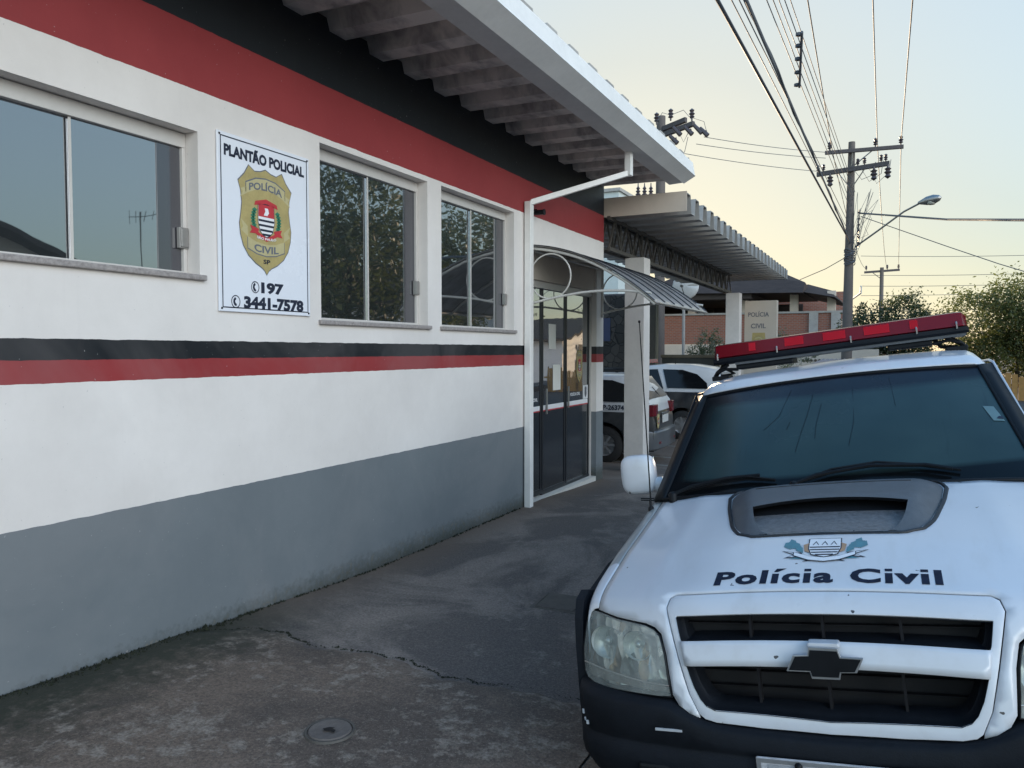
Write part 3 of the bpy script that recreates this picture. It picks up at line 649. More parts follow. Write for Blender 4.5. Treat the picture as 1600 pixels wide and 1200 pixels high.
mb.add([A_, B_, C_, D_, E_, B2, A_ + Vector((0, 10, 0))], [(0, 1, 2, 3, 4), (1, 5, 3, 2), (0, 1, 5, 6)]); mb.build('roof', 'tile', bh)
mb = MB(); A_ = q(1249, 455, 41.2); B_ = q(1304, 464, 41.2); B3 = q(1313, 470, 41.6); C_ = q(1300, 454, 44); D_ = q(1262, 444, 45)
mb.add([A_, B_, B3, C_, D_, B3 + Vector((0, 6, 0)), A_ + Vector((0, 7, 0))], [(0, 1, 2, 3, 4), (2, 5, 3), (0, 1, 2, 5, 6), (3, 5, 6, 4)]); mb.build('roof', 'tile', bh)
mb = MB(); mb.box(-16, -3.0, -.9, 7.5, 4.4, 4.78); mb.build('veranda_ceiling', 'darkroom', bh)
mb = MB(); mb.tube([(2.15, -.95, 4.85), (2.15, -.9, 4.5), (1.5, 0, 4.1), (1.45, 0, 2.0)], .05); mb.build('downpipe', 'whitemetal', bh, 50)
mb = MB(); mb.box(-15, -6.6, 7.2, 7.49, 3.4, 4.5); mb.box(-2.9, -1.3, 7.2, 7.49, 3.4, 4.5); pieces(mb, 'dark_opening', 'darkroom', bh)
# side block far left behind the eave
o = empty('distant_house', (-14.4, 34, 0), 0, 'pale green flat block rising behind the carport roof beside the eave', 'house')
mb = MB(); mb.box(0, 6.6, 0, 3, -.6, 9.0); mb.build('wall', pm('pale_green_plaster', (.50, .55, .54), .7, .05), o)  # hidden left part widened to keep sun off the station's end wall
mb = MB(); mb.box(-.1, 6.7, -.1, 3.1, 9.001, 9.15); mb.build('parapet', 'concrete', o)
o = empty('tiled_shed', (-9.5, 27, 0), 0, 'dark roofed shed behind the parking court under the carport', 'shed')
mb = MB(); mb.prism([(-.6, 3.3), (2.2, 3.95), (5, 3.3), (5, 3.15), (2.2, 3.8), (-.6, 3.15)], 'x', 0, 4.4); mb.build('roof', 'tile', o)
mb = MB(); mb.box(.2, 4.2, 0, .2, -.4, 3.15); mb.build('wall', 'darkroom', o)
mb = MB(); [mb.box(x, x + .18, -.3, -.12, -.4, 3.2) for x in (1.2, 4.0)]; pieces(mb, 'post', 'trunk', o)
# dish and arm on a slim mast
o = empty('satellite_dish', atY(1068, 520, 24), 0, 'weathered satellite dish on a slim mast beyond the parking court', 'dish')
z0 = -o.location.z - .3
mb = MB(); mb.tube([(0, 0, z0), (0, 0, 1.15)], .045, 8); mb.tube([(0, 0, .85), (.0, -.1, 1.1)], .03); mb.build('mast', 'concrete', o, 50)
mb = MB(); mb.grid(8, 16, lambda u, v: (.05 + .42 * u * math.cos(v * 6.283), -.10 + .10 * u * u, 1.45 + .42 * u * math.sin(v * 6.283))); mb.build('dish', 'fascia', o, 60, solid=.01)
mb = MB(); mb.tube([(.05, -.05, 1.1), (.05, -.5, 1.4)], .012); mb.lathe([(0, -.06), (.04, -.06), (.04, .05), (0, .05)], (.05, -.5, 1.42), 'y', 12); mb.build('feed_arm', 'rust', o, 50)
# ------------------------------------------------------------------ foliage
def leafmat(name, c1, c2, transl=.35):
    m, t, b = newmat(name); v = oc(t)
    k = ramp(t, noise(t, v, 1.6, 3), .35, .65); k2 = ramp(t, noise(t, v, 14, 2), .3, .7)
    c = mix(t, k, c1, c2); c = mix(t, ma(t, 'MULTIPLY', k2, .4), c, tuple(min(1, q * 1.9) for q in c2))
    setb(t, b, Base_Color=c, Roughness=.55); tl = nd(t, 'BsdfTranslucent', None, Color=mix(t, .4, c, (.35, .40, .08)))
    ms = nd(t, 'MixShader', None, _0=transl, _1=b.outputs[0], _2=tl.outputs[0]); t.links.new(ms.outputs[0], t.nodes['Material Output'].inputs[0]); return m
M['leaf'] = leafmat('dark_leaves', (.014, .024, .014), (.030, .044, .020), .25)
M['leaf2'] = leafmat('yellow_green_leaves', (.035, .052, .020), (.085, .092, .032), .38)
M['leaf3'] = leafmat('grey_green_leaves', (.05, .065, .045), (.11, .12, .085), .3)
def crown(parent, blobs, n, size, mat_, name='crown', holes=.35):
    pts = []
    tot = sum(b[3] * b[4] * b[5] for b in blobs)
    for (x, y, z, rx, ry, rz_) in blobs:
        k = int(n * rx * ry * rz_ / tot)
        # clusters inside the blob
        nc = max(6, k // 45); d = RNG.normal(size=(nc, 3)); d /= np.linalg.norm(d, axis=1)[:, None]; r = RNG.uniform(.35, 1.05, nc) ** .6
        cc = d * r[:, None] * (rx, ry, rz_) + (x, y, z)
        idx = RNG.integers(0, nc, k); cs = RNG.uniform(.10, .26, nc) * (rx + ry + rz_) / 3
        pts.append(cc[idx] + RNG.normal(size=(k, 3)) * cs[idx][:, None] * .8)
    P = np.concatenate(pts); N = len(P)
    a = RNG.normal(size=(N, 3)); a /= np.linalg.norm(a, axis=1)[:, None]; b = np.cross(a, RNG.normal(size=(N, 3))); b /= np.linalg.norm(b, axis=1)[:, None]
    s = RNG.uniform(.55, 1.3, N)[:, None] * size
    V = np.stack([P - a * s, P + b * s * .45, P + a * s, P - b * s * .45], 1).reshape(-1, 3)
    me = bpy.data.meshes.new(name); me.vertices.add(4 * N); me.vertices.foreach_set('co', V.ravel()); me.loops.add(4 * N); me.loops.foreach_set('vertex_index', np.arange(4 * N))
    me.polygons.add(N); me.polygons.foreach_set('loop_start', np.arange(0, 4 * N, 4)); me.update(); me.validate(); me.materials.append(M[mat_])
    o = bpy.data.objects.new(name, me); C.objects.link(o); o.parent = parent; return o
def tree(name, loc, h, blobs, n, size, mat_, label, group=None, tr=.12, limbs=7):
    o = empty(name, loc, 0, label, 'tree' if 'tree' in name else 'bush', group)
    mb = MB(); th = h
    mb.tube([(0, 0, -.3), (.03, .02, th * .3), (-.04, .03, th * .62), (.02, 0, th * .9)], [tr, tr * .8, tr * .6, tr * .25], 9)
    for k in range(limbs):
        b = blobs[k % len(blobs)]; q = Vector((b[0] + random.uniform(-.5, .5) * b[3], b[1] + random.uniform(-.5, .5) * b[4], b[2] + random.uniform(-.2, .5) * b[5])); s = Vector((0, 0, th * random.uniform(.3, .7)))
        mid = s.lerp(q, .5) + Vector((random.uniform(-.1, .1), random.uniform(-.1, .1), .12)) * h * .2
        mb.tube([s, mid, q], [tr * .45, tr * .28, tr * .08], 6)
    mb.build('trunk', 'trunk', o, 60); crown(o, blobs, n, size, mat_); return o
p = atY(1392, 560, 38); 
tree('street_tree', (p.x, 38, -.3), 3.2, [(-.9, 0, 2.7, 1.3, 1.3, 1.25), (.5, 0, 3.1, 1.3, 1.2, 1.5), (1.4, .2, 2.9, .8, 1.0, .9), (-.1, .3, 1.6, 1.4, 1.3, .8), (-1.5, 0, 2.0, .8, .9, .8)], 17000, .075, 'leaf', 'dark street tree behind the utility pole above the red light bar')
p = atY(1578, 560, 44); K = 1.62
tree('street_tree', (p.x + .3, 44, -.3), 4.9, [tuple(q_ * K for q_ in b_) for b_ in [(-.9, 0, 2.0, 1.1, 1.3, 1.1), (.4, 0, 2.3, 1.4, 1.3, 1.2), (1.2, 0, 2.2, 1.1, 1.3, 1.2), (-.6, .2, .95, 1.2, 1.2, .7), (.9, .3, 1.1, 1.2, 1.2, .8)]], 34000, .085, 'leaf2', 'yellowish leafy tree at the right edge above the wooden fence')
tree('street_tree', (11.6, 19.5, 0), 6.2, [(0, 0, 5.6, 2.4, 2.6, 2.2), (-.8, -2.0, 4.2, 1.8, 2.0, 1.7), (.4, 2.3, 4.6, 1.9, 2.0, 1.9), (0, 0, 3.1, 2.3, 2.8, 1.2), (-.4, 3.2, 3.0, 1.3, 1.6, 1.3)], 15000, .11, 'leaf', 'big leafy tree across the street mirrored in the station windows', tr=.22, limbs=12)
tree('street_tree', (11.9, 27.5, 0), 6.6, [(0, 0, 5.6, 2.2, 2.8, 2.2), (-.3, -2.2, 4.0, 1.8, 2.0, 1.9), (.3, 2.2, 4.4, 1.8, 1.6, 1.6)], 9000, .12, 'leaf', 'second leafy tree farther along the opposite side, mirrored in the narrow window by the pipe', tr=.22, limbs=10)
p = atY(1105, 550, 23)
o = tree('garden_bush', (p.x, 23, 0), 1.6, [(0, 0, 1.75, .55, .5, .5), (-.3, 0, 1.4, .45, .5, .4), (.3, 0, 1.45, .5, .5, .45), (.1, 0, 2.15, .3, .3, .25)], 3500, .035, 'leaf3', 'grey green bush in front of the brick house left of the second carport column', tr=.03, limbs=6)
p = atY(1215, 540, 26)
o = tree('garden_bush', (p.x, 26, 0), 1.6, [(0, 0, 1.9, .5, .5, .5), (.5, 0, 1.6, .6, .5, .35), (-.3, 0, 1.6, .45, .5, .5), (.9, 0, 1.55, .4, .4, .25)], 3500, .035, 'leaf3', 'pale leaved bush right of the beige totem sign', tr=.03, limbs=6)
o = empty('clipped_hedge', (.35, 21.5, 0), 0, 'clipped green hedge below the totem sign', 'hedge')
mb = MB(); mb.box(-.1, .85, 0, .5, -.3, 1.2); mb.build('stems', 'trim', o)
crown(o, [(.1, .2, 1.0, .3, .35, .35), (.45, .2, 1.0, .35, .35, .36), (.8, .2, 1.0, .3, .35, .34)], 5000, .025, 'leaf2')
# ribbed canopy, pale wall and fence behind the truck roof
o = empty('ribbed_awning', (1.2, 24.5, 0), 0, 'reddish grey ribbed awning sheet above the truck roof beside the hedge', 'awning')
mb = MB(); mb.grid(60, 6, lambda u, v: (0.0 + 1.05 * u + .55 * v, 0 - 1.2 * (1 - v), 1.15 + .30 * v + .018 * math.cos(u * 6.283 * 9))); mb.build('sheet', pm('faded_sheet', (.28, .23, .215), .7, .3, 8), o, 60, solid=.01)
mb = MB(); [mb.box(x, x + .05, -.1, -.05, -.4, 1.40) for x in (.6, 1.5)]; pieces(mb, 'post', 'whitemetal', o)
o = empty('boundary_wall', (1.75, 30, 0), 0, 'pale low boundary wall with scalloped trim behind the awning', 'wall')
mb = MB(); mb.box(-1.2, 1.4, 0, .2, -.4, 1.75); mb.build('wall', 'beige_wall', o); mb = MB(); [mb.lathe([(0, 0), (.05, 0), (.05, .03)], (x, -.03, 1.35), 'y', 10) for x in np.arange(-1.1, 1.3, .14)]; mb.build('trim', 'trunk', o)
o = empty('wooden_fence', (6.86, 31, -.12), R(6), 'sunlit orange board fence with uneven tops at the right edge', 'fence')
M['board'] = pm('orange_boards', (.50, .27, .09), .8, .25, 6, .3, 30)
mb = MB()
for k in range(16):
    h = 1.0 + random.uniform(-.10, .10); x = k * .2; mb.box(x, x + .17, 0, .03, -.3, h)
mb.build('boards', 'board', o, bevel=.004); mb = MB(); mb.box(-.1, 3.3, .035, .09, .6, .68); mb.build('rail', 'board', o)
mb = MB(); [mb.box(x, x + .1, .04, .14, -.3, 1.12) for x in (-.1, 1.5, 3.1)]; pieces(mb, 'post', 'trunk', o)
# houses across the street (mirrored in the windows)
def gable(loc, W_, D_, H_, RH, label, wallm='beige_wall'):
    o = empty('opposite_house', loc, 0, label, 'house')
    mb = MB(); mb.prism([(0, -.5), (W_, -.5), (W_, H_), (W_ / 2, H_ + RH), (0, H_)], 'x', 0, D_); mb.build('wall', wallm, o)
    mb = MB(); e = .5; s = RH / (W_ / 2)
    mb.prism([(-e, H_ - e * s), (W_ / 2, H_ + RH), (W_ + e, H_ - e * s), (W_ + e, H_ - e * s + .14), (W_ / 2, H_ + RH + .16), (-e, H_ - e * s + .14)], 'x', -.6, D_ + .5); mb.build('roof', 'tile', o)
    mb = MB(); mb.box(-.02, -.002, W_ * .55, W_ * .8, .9, 2.1); mb.build('window', 'win', o); mb = MB(); mb.box(-.03, -.002, W_ * .2, W_ * .32, -.3, 2.1); mb.build('door', 'trunk', o)
    return o
gable((14, -1.5, 0), 13.5, 8, 3.6, 2.6, 'brown tiled house straight across the street from the station')
gable((13.8, 27.5, 0), 9.0, 8, 3.8, 2.0, 'grey gabled house across the street beyond the big tree', 'column')
gable((14.5, 44, 0), 12, 8, 2.4, 1.4, 'low pale house farthest along the other side of the street', 'white_wall')
o = empty('tv_antenna', (15, 14.8, 0), 0, 'thin television antenna on a pole across the street', 'antenna')
mb = MB(); mb.tube([(0, 0, -.3), (0, 0, 5.6)], .018); mb.build('mast', 'trim', o); mb = MB(); mb.tube([(-.1, -.5, 5.35), (.1, .7, 5.62)], .010); [mb.tube([(-.02, -.42 + k * .25, 5.36 + k * .055 - .22 + k * .03), (.02, -.36 + k * .25, 5.36 + k * .055 + .22 - k * .03)], .008) for k in range(5)]; mb.build('aerial', 'trim', o)
# ------------------------------------------------------------------ utility poles and wires
def insul(mb, x, y, z, s=1.0, hang=False):
    k = -1 if hang else 1
    mb.lathe([(.015 * s, 0), (.02 * s, .05 * s * k), (.055 * s, .07 * s * k), (.03 * s, .10 * s * k), (.06 * s, .13 * s * k), (.03 * s, .16 * s * k), (.05 * s, .20 * s * k), (0, .24 * s * k)], (x, y, z), 'z', 10)
p = atY(1331, 222, 28); PX = p.x; PZ = p.z
up1 = empty('utility_pole', (PX, 28, 0), 0, 'tall concrete utility pole with two crossarms and a street lamp behind the truck', 'utility pole')
mb = MB(); mb.tube([(-.05, 0, -.5), (0, 0, PZ)], [.19, .105], 14); mb.build('pole', 'polewood', up1, 50)
def armpts(pa, pb, Ya, Yb): a = atY(*pa, Ya); b = atY(*pb, Yb); o = Vector((PX, 28, 0)); return a - o, b - o
a1, b1 = armpts((1289, 239), (1412, 229), 27.8, 27.8); a2, b2 = armpts((1276, 273), (1390, 255), 28.25, 27.4)
mb = MB(); mb.obox(a1, b1, (0, .05, 0), (0, 0, .06)); mb.build('crossarm', 'crossarm', up1, bevel=.01)
mb = MB(); mb.obox(a2, b2, (0, .06, 0), (0, 0, .075)); mb.build('crossarm', 'crossarm', up1, bevel=.01)
mb = MB()
for s in (-1, 1):
    mb.tube([a1.lerp(b1, .36 + .26 * (s > 0)) - Vector((0, 0, .03)), Vector((0, -.1, a1.z - .55))], .02, 5)
    mb.tube([a2.lerp(b2, .30 + .38 * (s > 0)) - Vector((0, 0, .03)), Vector((0, -.1, a2.z - .65))], .02, 5)
pieces(mb, 'brace', 'steel', up1)
mb = MB(); 
for k in (.06, .65, .965): q = a1.lerp(b1, k); insul(mb, q.x, q.y, q.z + .05, 1.3)
for k in (.02, .10, .58, .67, .89, .95): q = a2.lerp(b2, k); insul(mb, q.x, q.y, q.z + .06, 1.1)
for k in (.20, .80, .98): q = a2.lerp(b2, k); insul(mb, q.x, q.y - .1, q.z - .05, 1.9, True)
pieces(mb, 'insulator', 'ceramic', up1, 50)
mb = MB()
for k in range(6): z = atY(1340, 333 + k * 9.5, 28).z; mb.lathe([(.02, -.03), (.05, -.02), (.03, 0), (.05, .02), (.02, .03)], (.26, -.1, z), 'z', 8)
mb.tube([(.26, -.1, atY(1340, 328, 28).z), (.26, -.1, atY(1340, 388, 28).z)], .012)
mb.build('wire_rack', 'ceramic', up1, 50)
la = atY(1336, 386, 28) - Vector((PX, 28, 0)); le = atY(1440, 316, 26.5) - Vector((PX, 28, 0))
mb = MB(); mb.tube([la, la.lerp(le, .35) + Vector((0, 0, .03)), la.lerp(le, .75) + Vector((0, 0, .08)), le], .03, 8); mb.build('lamp_arm', 'steel', up1, 50)
d = Vector((.8, -.35, .10)).normalized()
mb = MB(); c0 = le - d * .1
for i, (t_, r_) in enumerate(()): pass
mb.tube([c0, c0 + d * .10, c0 + d * .25, c0 + d * .45, c0 + d * .60, c0 + d * .66], [.04, .075, .13, .14, .09, .02], 12)
lh = mb.build('lamp_head', 'steel', up1, 60); mb = MB(); mb.lathe([(0, -.10), (.09, -.085), (.125, -.04), (.125, 0)], c0 + d * .38 + Vector((0, 0, -.06)), 'z', 14); mb.build('lamp_glass', pm('lamp_glass', (.5, .48, .42), .2), lh, 60)
mb = MB()
for k in range(10):
    z = la.z - .1 - k * .05; mb.tube([(.17 * math.cos(q), -.02 + .17 * math.sin(q), z + .05 * math.sin(q * 2 + k)) for q in np.linspace(0, 6.0, 12)], .015, 5)
for k in range(9):
    mb.tube([(random.uniform(-.1, .25), -.12, la.z + random.uniform(-.6, .3)), (random.uniform(.1, .7), -.2, la.z + random.uniform(.2, 1.4)), (random.uniform(.1, .9), -.15, la.z + random.uniform(.8, 1.9)), (random.uniform(0, .3), -.1, la.z + random.uniform(-.4, .9))], .008, 4)
for k in range(3): q = a2.lerp(b2, .75 + .1 * k); mb.tube([q + Vector((-.5, 0, -.05)), q + Vector((-.25, 0, -.4 - .1 * k)), q + Vector((.1, -.1, -.3)), q + Vector((.15, -.1, .1))], .010, 4)
mb.build('cable_tangle', 'wire', up1)
# far pole
p = atY(1378, 418, 72)
o = empty('utility_pole', (p.x, 72, 0), 0, 'small distant utility pole with a single crossarm above the dark tree', 'utility pole')
mb = MB(); mb.tube([(0, 0, -.6), (0, 0, p.z)], [.2, .15], 10); mb.build('pole', 'polewood', o, 50)
mb = MB(); mb.obox((-1.35, 0, p.z - .35), (1.35, 0, p.z - .25), (0, .06, 0), (0, 0, .09)); mb.tube([(-.7, -.1, p.z - .4), (0, -.1, p.z - 1.0)], .03, 5); mb.build('crossarm', 'crossarm', o)
mb = MB(); [insul(mb, x, 0, p.z - .2, 1.8) for x in (-1.2, .4, 1.25)]; pieces(mb, 'insulator', 'ceramic', o, 50)
FP = p.copy()
# pole behind the building with cut-outs and transformer
p = atY(1033, 182, 23); Q = p.copy()
o = empty('utility_pole', (p.x, 23, 0), 0, 'utility pole with angled crossarms and transformer rising behind the carport roof', 'utility pole')
O = Vector((p.x, 23, 0))
mb = MB(); mb.tube([(0, 0, -.5), (0, 0, p.z)], [.17, .13], 12); mb.build('pole', 'polewood', o, 50)
for (pa, pb, ya, yb) in (((1008, 213), (1072, 187), 23.6, 22.2), ((1012, 220), (1084, 193), 23.3, 22.0)):
    mb = MB(); mb.obox(atY(*pa, ya) - O, atY(*pb, yb) - O, (.02, .06, 0), (0, 0, .07)); mb.build('crossarm', 'crossarm', o, bevel=.01)
mb = MB()
for (px, py) in ((1026, 192), (1048, 186), (1081, 186)): q = atY(px, py, 22.4) - O; insul(mb, q.x, q.y, q.z - .05, 1.5)
for (px, py) in ((1057, 205), (1075, 204), (1090, 202), (1099, 206), (1052, 218)): q = atY(px, py, 22.0) - O; mb.tube([q + Vector((-.10, 0, .12)), q + Vector((.12, 0, -.12))], [.05, .07], 8); mb.lathe([(.02, 0), (.06, .02), (.02, .05), (.055, .08), (.02, .1)], q, 'x', 8)
pieces(mb, 'insulator', 'ceramic', o, 50)
mb = MB()
for a, b, cc in (((1026, 190), (1035, 176), (1048, 180)), ((1048, 180), (1068, 172), (1090, 198)), ((1081, 184), (1100, 190), (1106, 214)), ((1057, 214), (1046, 225), (1036, 245)), ((1075, 214), (1070, 236), (1064, 250)), ((1060, 205), (1068, 222), (1076, 206))):
    mb.tube([atY(*a, 22) - O, atY(*b, 22) - O, atY(*cc, 22) - O], .009, 4)
pieces(mb, 'jumper_wire', 'wire', o)
mb = MB(); tz = atY(1007, 305, 22.6).z - O.z
for px in (997, 1007, 1017): q = atY(px, 304, 22.6) - O; mb.lathe([(.03, -.12), (.07, -.08), (.035, -.04), (.085, 0), (.035, .05), (.075, .09), (.03, .14), (.06, .18), (.02, .24), (.015, .34)], (q.x, q.y, q.z), 'z', 12)
pieces(mb, 'bushing', 'ceramic', o, 50)
q = atY(1007, 304, 22.6) - O
mb = MB(); mb.lathe([(0, -.10), (.30, -.11), (.32, -.15), (.32, -1.0), (.28, -1.05), (0, -1.05)], (q.x, q.y, q.z), 'z', 24); mb.obox((q.x, q.y, q.z - .4), (0, 0, q.z - .4), (0, .04, 0), (0, 0, .05)); mb.build('transformer_tank', 'fascia', o, 50)
def wire(pts, r, label, sag=0, group='overhead power lines', twist=False):
    P = [Vector(p) for p in pts]; 
    if len(P) == 2:
        a, b = P; n = 26; P = [a.lerp(b, i / n) - Vector((0, 0, 4 * sag * (i / n) * (1 - i / n))) for i in range(n + 1)]
    mb = MB(); mb.tube(P, r, 6)
    if twist:
        a, b = P[0], P[-1]; n = 60; mb.tube([P[min(int(i / n * (len(P) - 1)), len(P) - 2)].lerp(P[min(int(i / n * (len(P) - 1)), len(P) - 2) + 1], (i / n * (len(P) - 1)) % 1 if i < n else 1) + Vector((r * 1.0 * math.cos(i * .9), 0, r * 1.0 * math.sin(i * .9))) for i in range(n + 1)], r * .55, 5)
    o = mb.build('power_line', 'wire', smooth=60); tag(o, label, 'power line', group); return o
def through(p0, Y0_, p1, Y1_, ext): a = atY(*p0, Y0_); b = atY(*p1, Y1_); return b + (b - a) * ext
def near(px, Y=6.0): return atY(px, -8, Y)
def vline(pp, Yp, px_top, r, label, sag=.0, twist=False):
    a = atY(*pp, Yp); # choose the depth at the top of the frame so the span stays level
    rr = ray(px_top, 0); Yt = (a.z + .0 - CZ) / rr.z * rr.y; b = Vector((CX, 0, CZ)) + rr * ((a.z - CZ) / rr.z)
    wire([a, b + (b - a) * .9], r, label, sag, twist=twist)
L_ = 'overhead wire running from the near utility pole over the camera, '
vline((1327, 376), 28, 1121, .022, 'thick leftmost service cable fanning up from the utility pole to the top of the picture', twist=False)
vline((1329, 380), 28, 1166, .020, 'thick bundled cable twisted round its messenger, second heavy cable from the left', twist=True)
for k, (pp, top) in enumerate((((1325, 360), 1143), ((1326, 350), 1155), ((1330, 330), 1198), ((1331, 322), 1208), ((1333, 312), 1217), ((1335, 305), 1226), ((1336, 300), 1235))):
    vline(pp, 28, top, .008, 'thin conductor in the fan of wires leaving the utility pole')
for pp, top in (((1300, 233), 1262), ((1371, 224), 1364), ((1408, 221), 1426)):
    vline(pp, 28, top, .014, {1262: 'high voltage wire on the left end insulator of the top crossarm', 1364: 'high voltage wire on the middle insulator of the top crossarm', 1426: 'rightmost high voltage wire rising from the end of the top crossarm'}[top])
for (pa, k) in (((1300, 233), -1.2), ((1371, 224), .4), ((1408, 221), 1.25)):
    wire([atY(*pa, 28), Vector((FP.x + k, 72, FP.z - .05))], .014, 'high voltage wire stretching from the near pole to the distant pole', .9)
for k, (pa, pb) in enumerate((((1100, 214), (1292, 238)), ((1088, 225), (1290, 247)), ((1070, 240), (1282, 268)))):
    wire([atY(*pa, 22), atY(*pb, 28)], .010, 'thin wire between the pole behind the carport and the near utility pole', .05)
wire([atY(1342, 333, 28), atY(1480, 343, 22), atY(1640, 344, 16)], .028, 'thick dark cable running right from the utility pole across the sky')
wire([atY(1345, 338, 28), atY(1480, 385, 26), atY(1560, 412, 25), atY(1640, 436, 24)], .012, 'thin cable sloping down to the right from the utility pole')
wire([atY(1325, 400, 28), atY(1290, 420, 30), atY(1250, 437, 33)], .014, 'service drop falling left from the pole to the brick house roof')
for k, (ya, yb) in enumerate(((400, 396), (430, 424), (447, 440), (462, 452), (485, 478), (492, 489), (500, 496), (507, 505), (520, 512))):
    a = atY(1345, ya, 60); b = atY(1700, yb, 60); wire([a, b], .016, 'faint horizontal wire low in the sky right of the pole', .1)
sp = empty('wire_spacer', atD(1251, 92, 12.5), 0, 'short vertical spacer bar clamped across the fan of thin wires', 'wire spacer')
a, b = atD(1249, 136, 13.2) - sp.location, atD(1253, 50, 11.6) - sp.location
mb = MB(); mb.tube([a, b], .022, 6); mb.build('bar', 'wire', sp); mb = MB(); [mb.lathe([(.02, -.03), (.05, -.02), (.05, .02), (.02, .03)], a.lerp(b, k) - Vector((.04, 0, 0)), 'z', 8) for k in (.05, .3, .55, .78, .97)]; pieces(mb, 'clip', 'wire', sp, 50)
# ------------------------------------------------------------------ police truck
a_, b_, c_ = R(-.11), R(-1.08), R(-7.99)
MT = Matrix.Rotation(a_, 4, 'Z') @ Matrix.Rotation(b_, 4, 'X') @ Matrix.Rotation(c_, 4, 'Y'); MT.translation = (3.514, 2.447, .016)
tk = empty('police_truck'); tk.matrix_world = MT
tag(tk, 'white police truck with hood scoop and black bumper leaning at the kerb in the foreground', 'truck')
C0 = np.array([(.000, .50), (.010, .58), (.030, .70), (.055, .78), (.078, .84), (.092, .87), (.108, .895), (.135, .915), (.18, .935), (.25, .953), (.35, .977), (.50, 1.013), (.70, 1.050), (.90, 1.088), (1.10, 1.130)])
_d = np.concatenate([[0], np.cumsum(np.hypot(*np.diff(C0, axis=0).T))]); _q = np.linspace(0, _d[-1], 600); _c = np.stack([np.interp(_q, _d, C0[:, 0]), np.interp(_q, _d, C0[:, 1])], 1)
for _ in range(2):   # round the corners of the profile
    K_ = np.hanning(29); K_ /= K_.sum(); P_ = np.concatenate([2 * _c[0] - _c[14:0:-1], _c, 2 * _c[-1] - _c[-2:-16:-1]]); _c = np.stack([np.convolve(P_[:, 0], K_, 'valid'), np.convolve(P_[:, 1], K_, 'valid')], 1)
C0 = _c
SA = np.concatenate([[0], np.cumsum(np.hypot(*np.diff(C0, axis=0).T))])
def gx(x): x = abs(x); return 0 if x < .36 else .12 * ((x - .36) / .43) ** 2
def dx(x): return .045 * (x / .79) ** 2
def s_of_z(z): return float(np.interp(z, C0[:, 1], SA))
def s_of_y(y): return float(np.interp(y, C0[:, 0], SA))
def S(x, s, off=0.0):
    s = max(0, min(SA[-1], s)); y = float(np.interp(s, SA, C0[:, 0])); z = float(np.interp(s, SA, C0[:, 1]))
    e = .012; y2 = float(np.interp(min(SA[-1], s + e), SA, C0[:, 0])) - float(np.interp(max(0, s - e), SA, C0[:, 0])); z2 = float(np.interp(min(SA[-1], s + e), SA, C0[:, 1])) - float(np.interp(max(0, s - e), SA, C0[:, 1]))
    l = math.hypot(y2, z2); ny, nz = -z2 / l, y2 / l
    # soft pressing lines along the bonnet
    ridge = .005 * math.exp(-((abs(x) - .60 + .04 * y) / .05) ** 2) * min(1, max(0, (y - .15) * 4))
    return (x, y + gx(x) + ny * off, z - dx(x) + nz * off + ridge)
def xs(pts): return [(x, s_of_z(z + dx(x))) for x, z in pts]   # outline given as (x, z) on the nose
def mirror(h): return h + [(-x, y) for x, y in reversed(h)]
def hoodz(x, y): return S(x, s_of_y(y - gx(x)))[2]
# bonnet, running down between lamps and grille
outer = [(-.785, .838), (-.70, .829), (-.62, .826), (-.575, .824), (-.54, .815), (-.516, .797), (-.499, .735), (-.491, .673), (-.484, .615), (-.465, .585), (-.43, .563), (-.397, .553)]
inner = [(-.400, .566), (-.429, .625), (-.461, .735), (-.487, .83), (-.500, .875), (-.492, .900), (-.47, .909)]
halfL = [(-.782, SA[-1])] + [(-.785, s_of_y(y)) for y in (.9, .7, .5, .35, .2)] + xs(outer) + xs(inner)
ol = halfL + [(-x, y) for x, y in reversed(halfL)]
mb = MB(); patch(mb, ol, [], lambda x, s: S(x, s), .028); mb.build('hood', 'paint', tk, 60, solid=.010)
mb = MB()
for s in (-1, 1): mb.tube([S(s * .7875, q, -.001) for q in np.linspace(SA[-1], s_of_z(.875), 30)], .0045, 6)
pieces(mb, 'hood_gap', 'trim', tk, 60)
# grille surround
go = [(-.396, .563), (-.425, .622), (-.457, .735), (-.483, .83), (-.496, .873), (-.488, .896), (-.468, .905)]
gout = xs(go) + [(-x, y) for x, y in reversed(xs(go))]
bot = [(.396, .563), (.38, .551), (.345, .543), (.2, .537), (0, .534), (-.2, .537), (-.345, .543), (-.38, .551)]
gout = xs(go) + [(-x, y) for x, y in reversed(xs(go))][:-1] + xs(bot)
upo = xs([(-.462, .853), (-.447, .79), (-.440, .777), (-.418, .781), (0, .786), (.418, .781), (.440, .777), (.447, .79), (.462, .853)])
loo = xs([(-.430, .712), (-.409, .65), (-.39, .612), (-.372, .592), (-.345, .580), (0, .570), (.345, .580), (.372, .592), (.39, .612), (.409, .65), (.430, .712)])
mb = MB(); patch(mb, gout, [upo, loo], lambda x, s: S(x, s, .001), .025); gr = mb.build('grille_surround', 'paint', tk, 60, solid=.012, bevel=.002)
mb = MB(); barp = xs([(-.448, .779), (.448, .779), (.432, .708), (-.432, .708)])
patch(mb, barp, [], lambda x, s: S(x, s, .006 + .006 * math.cos((s - s_of_z(.75)) * 28)), .02); mb.build('grille_bar', 'paint', gr, 60, solid=.014)
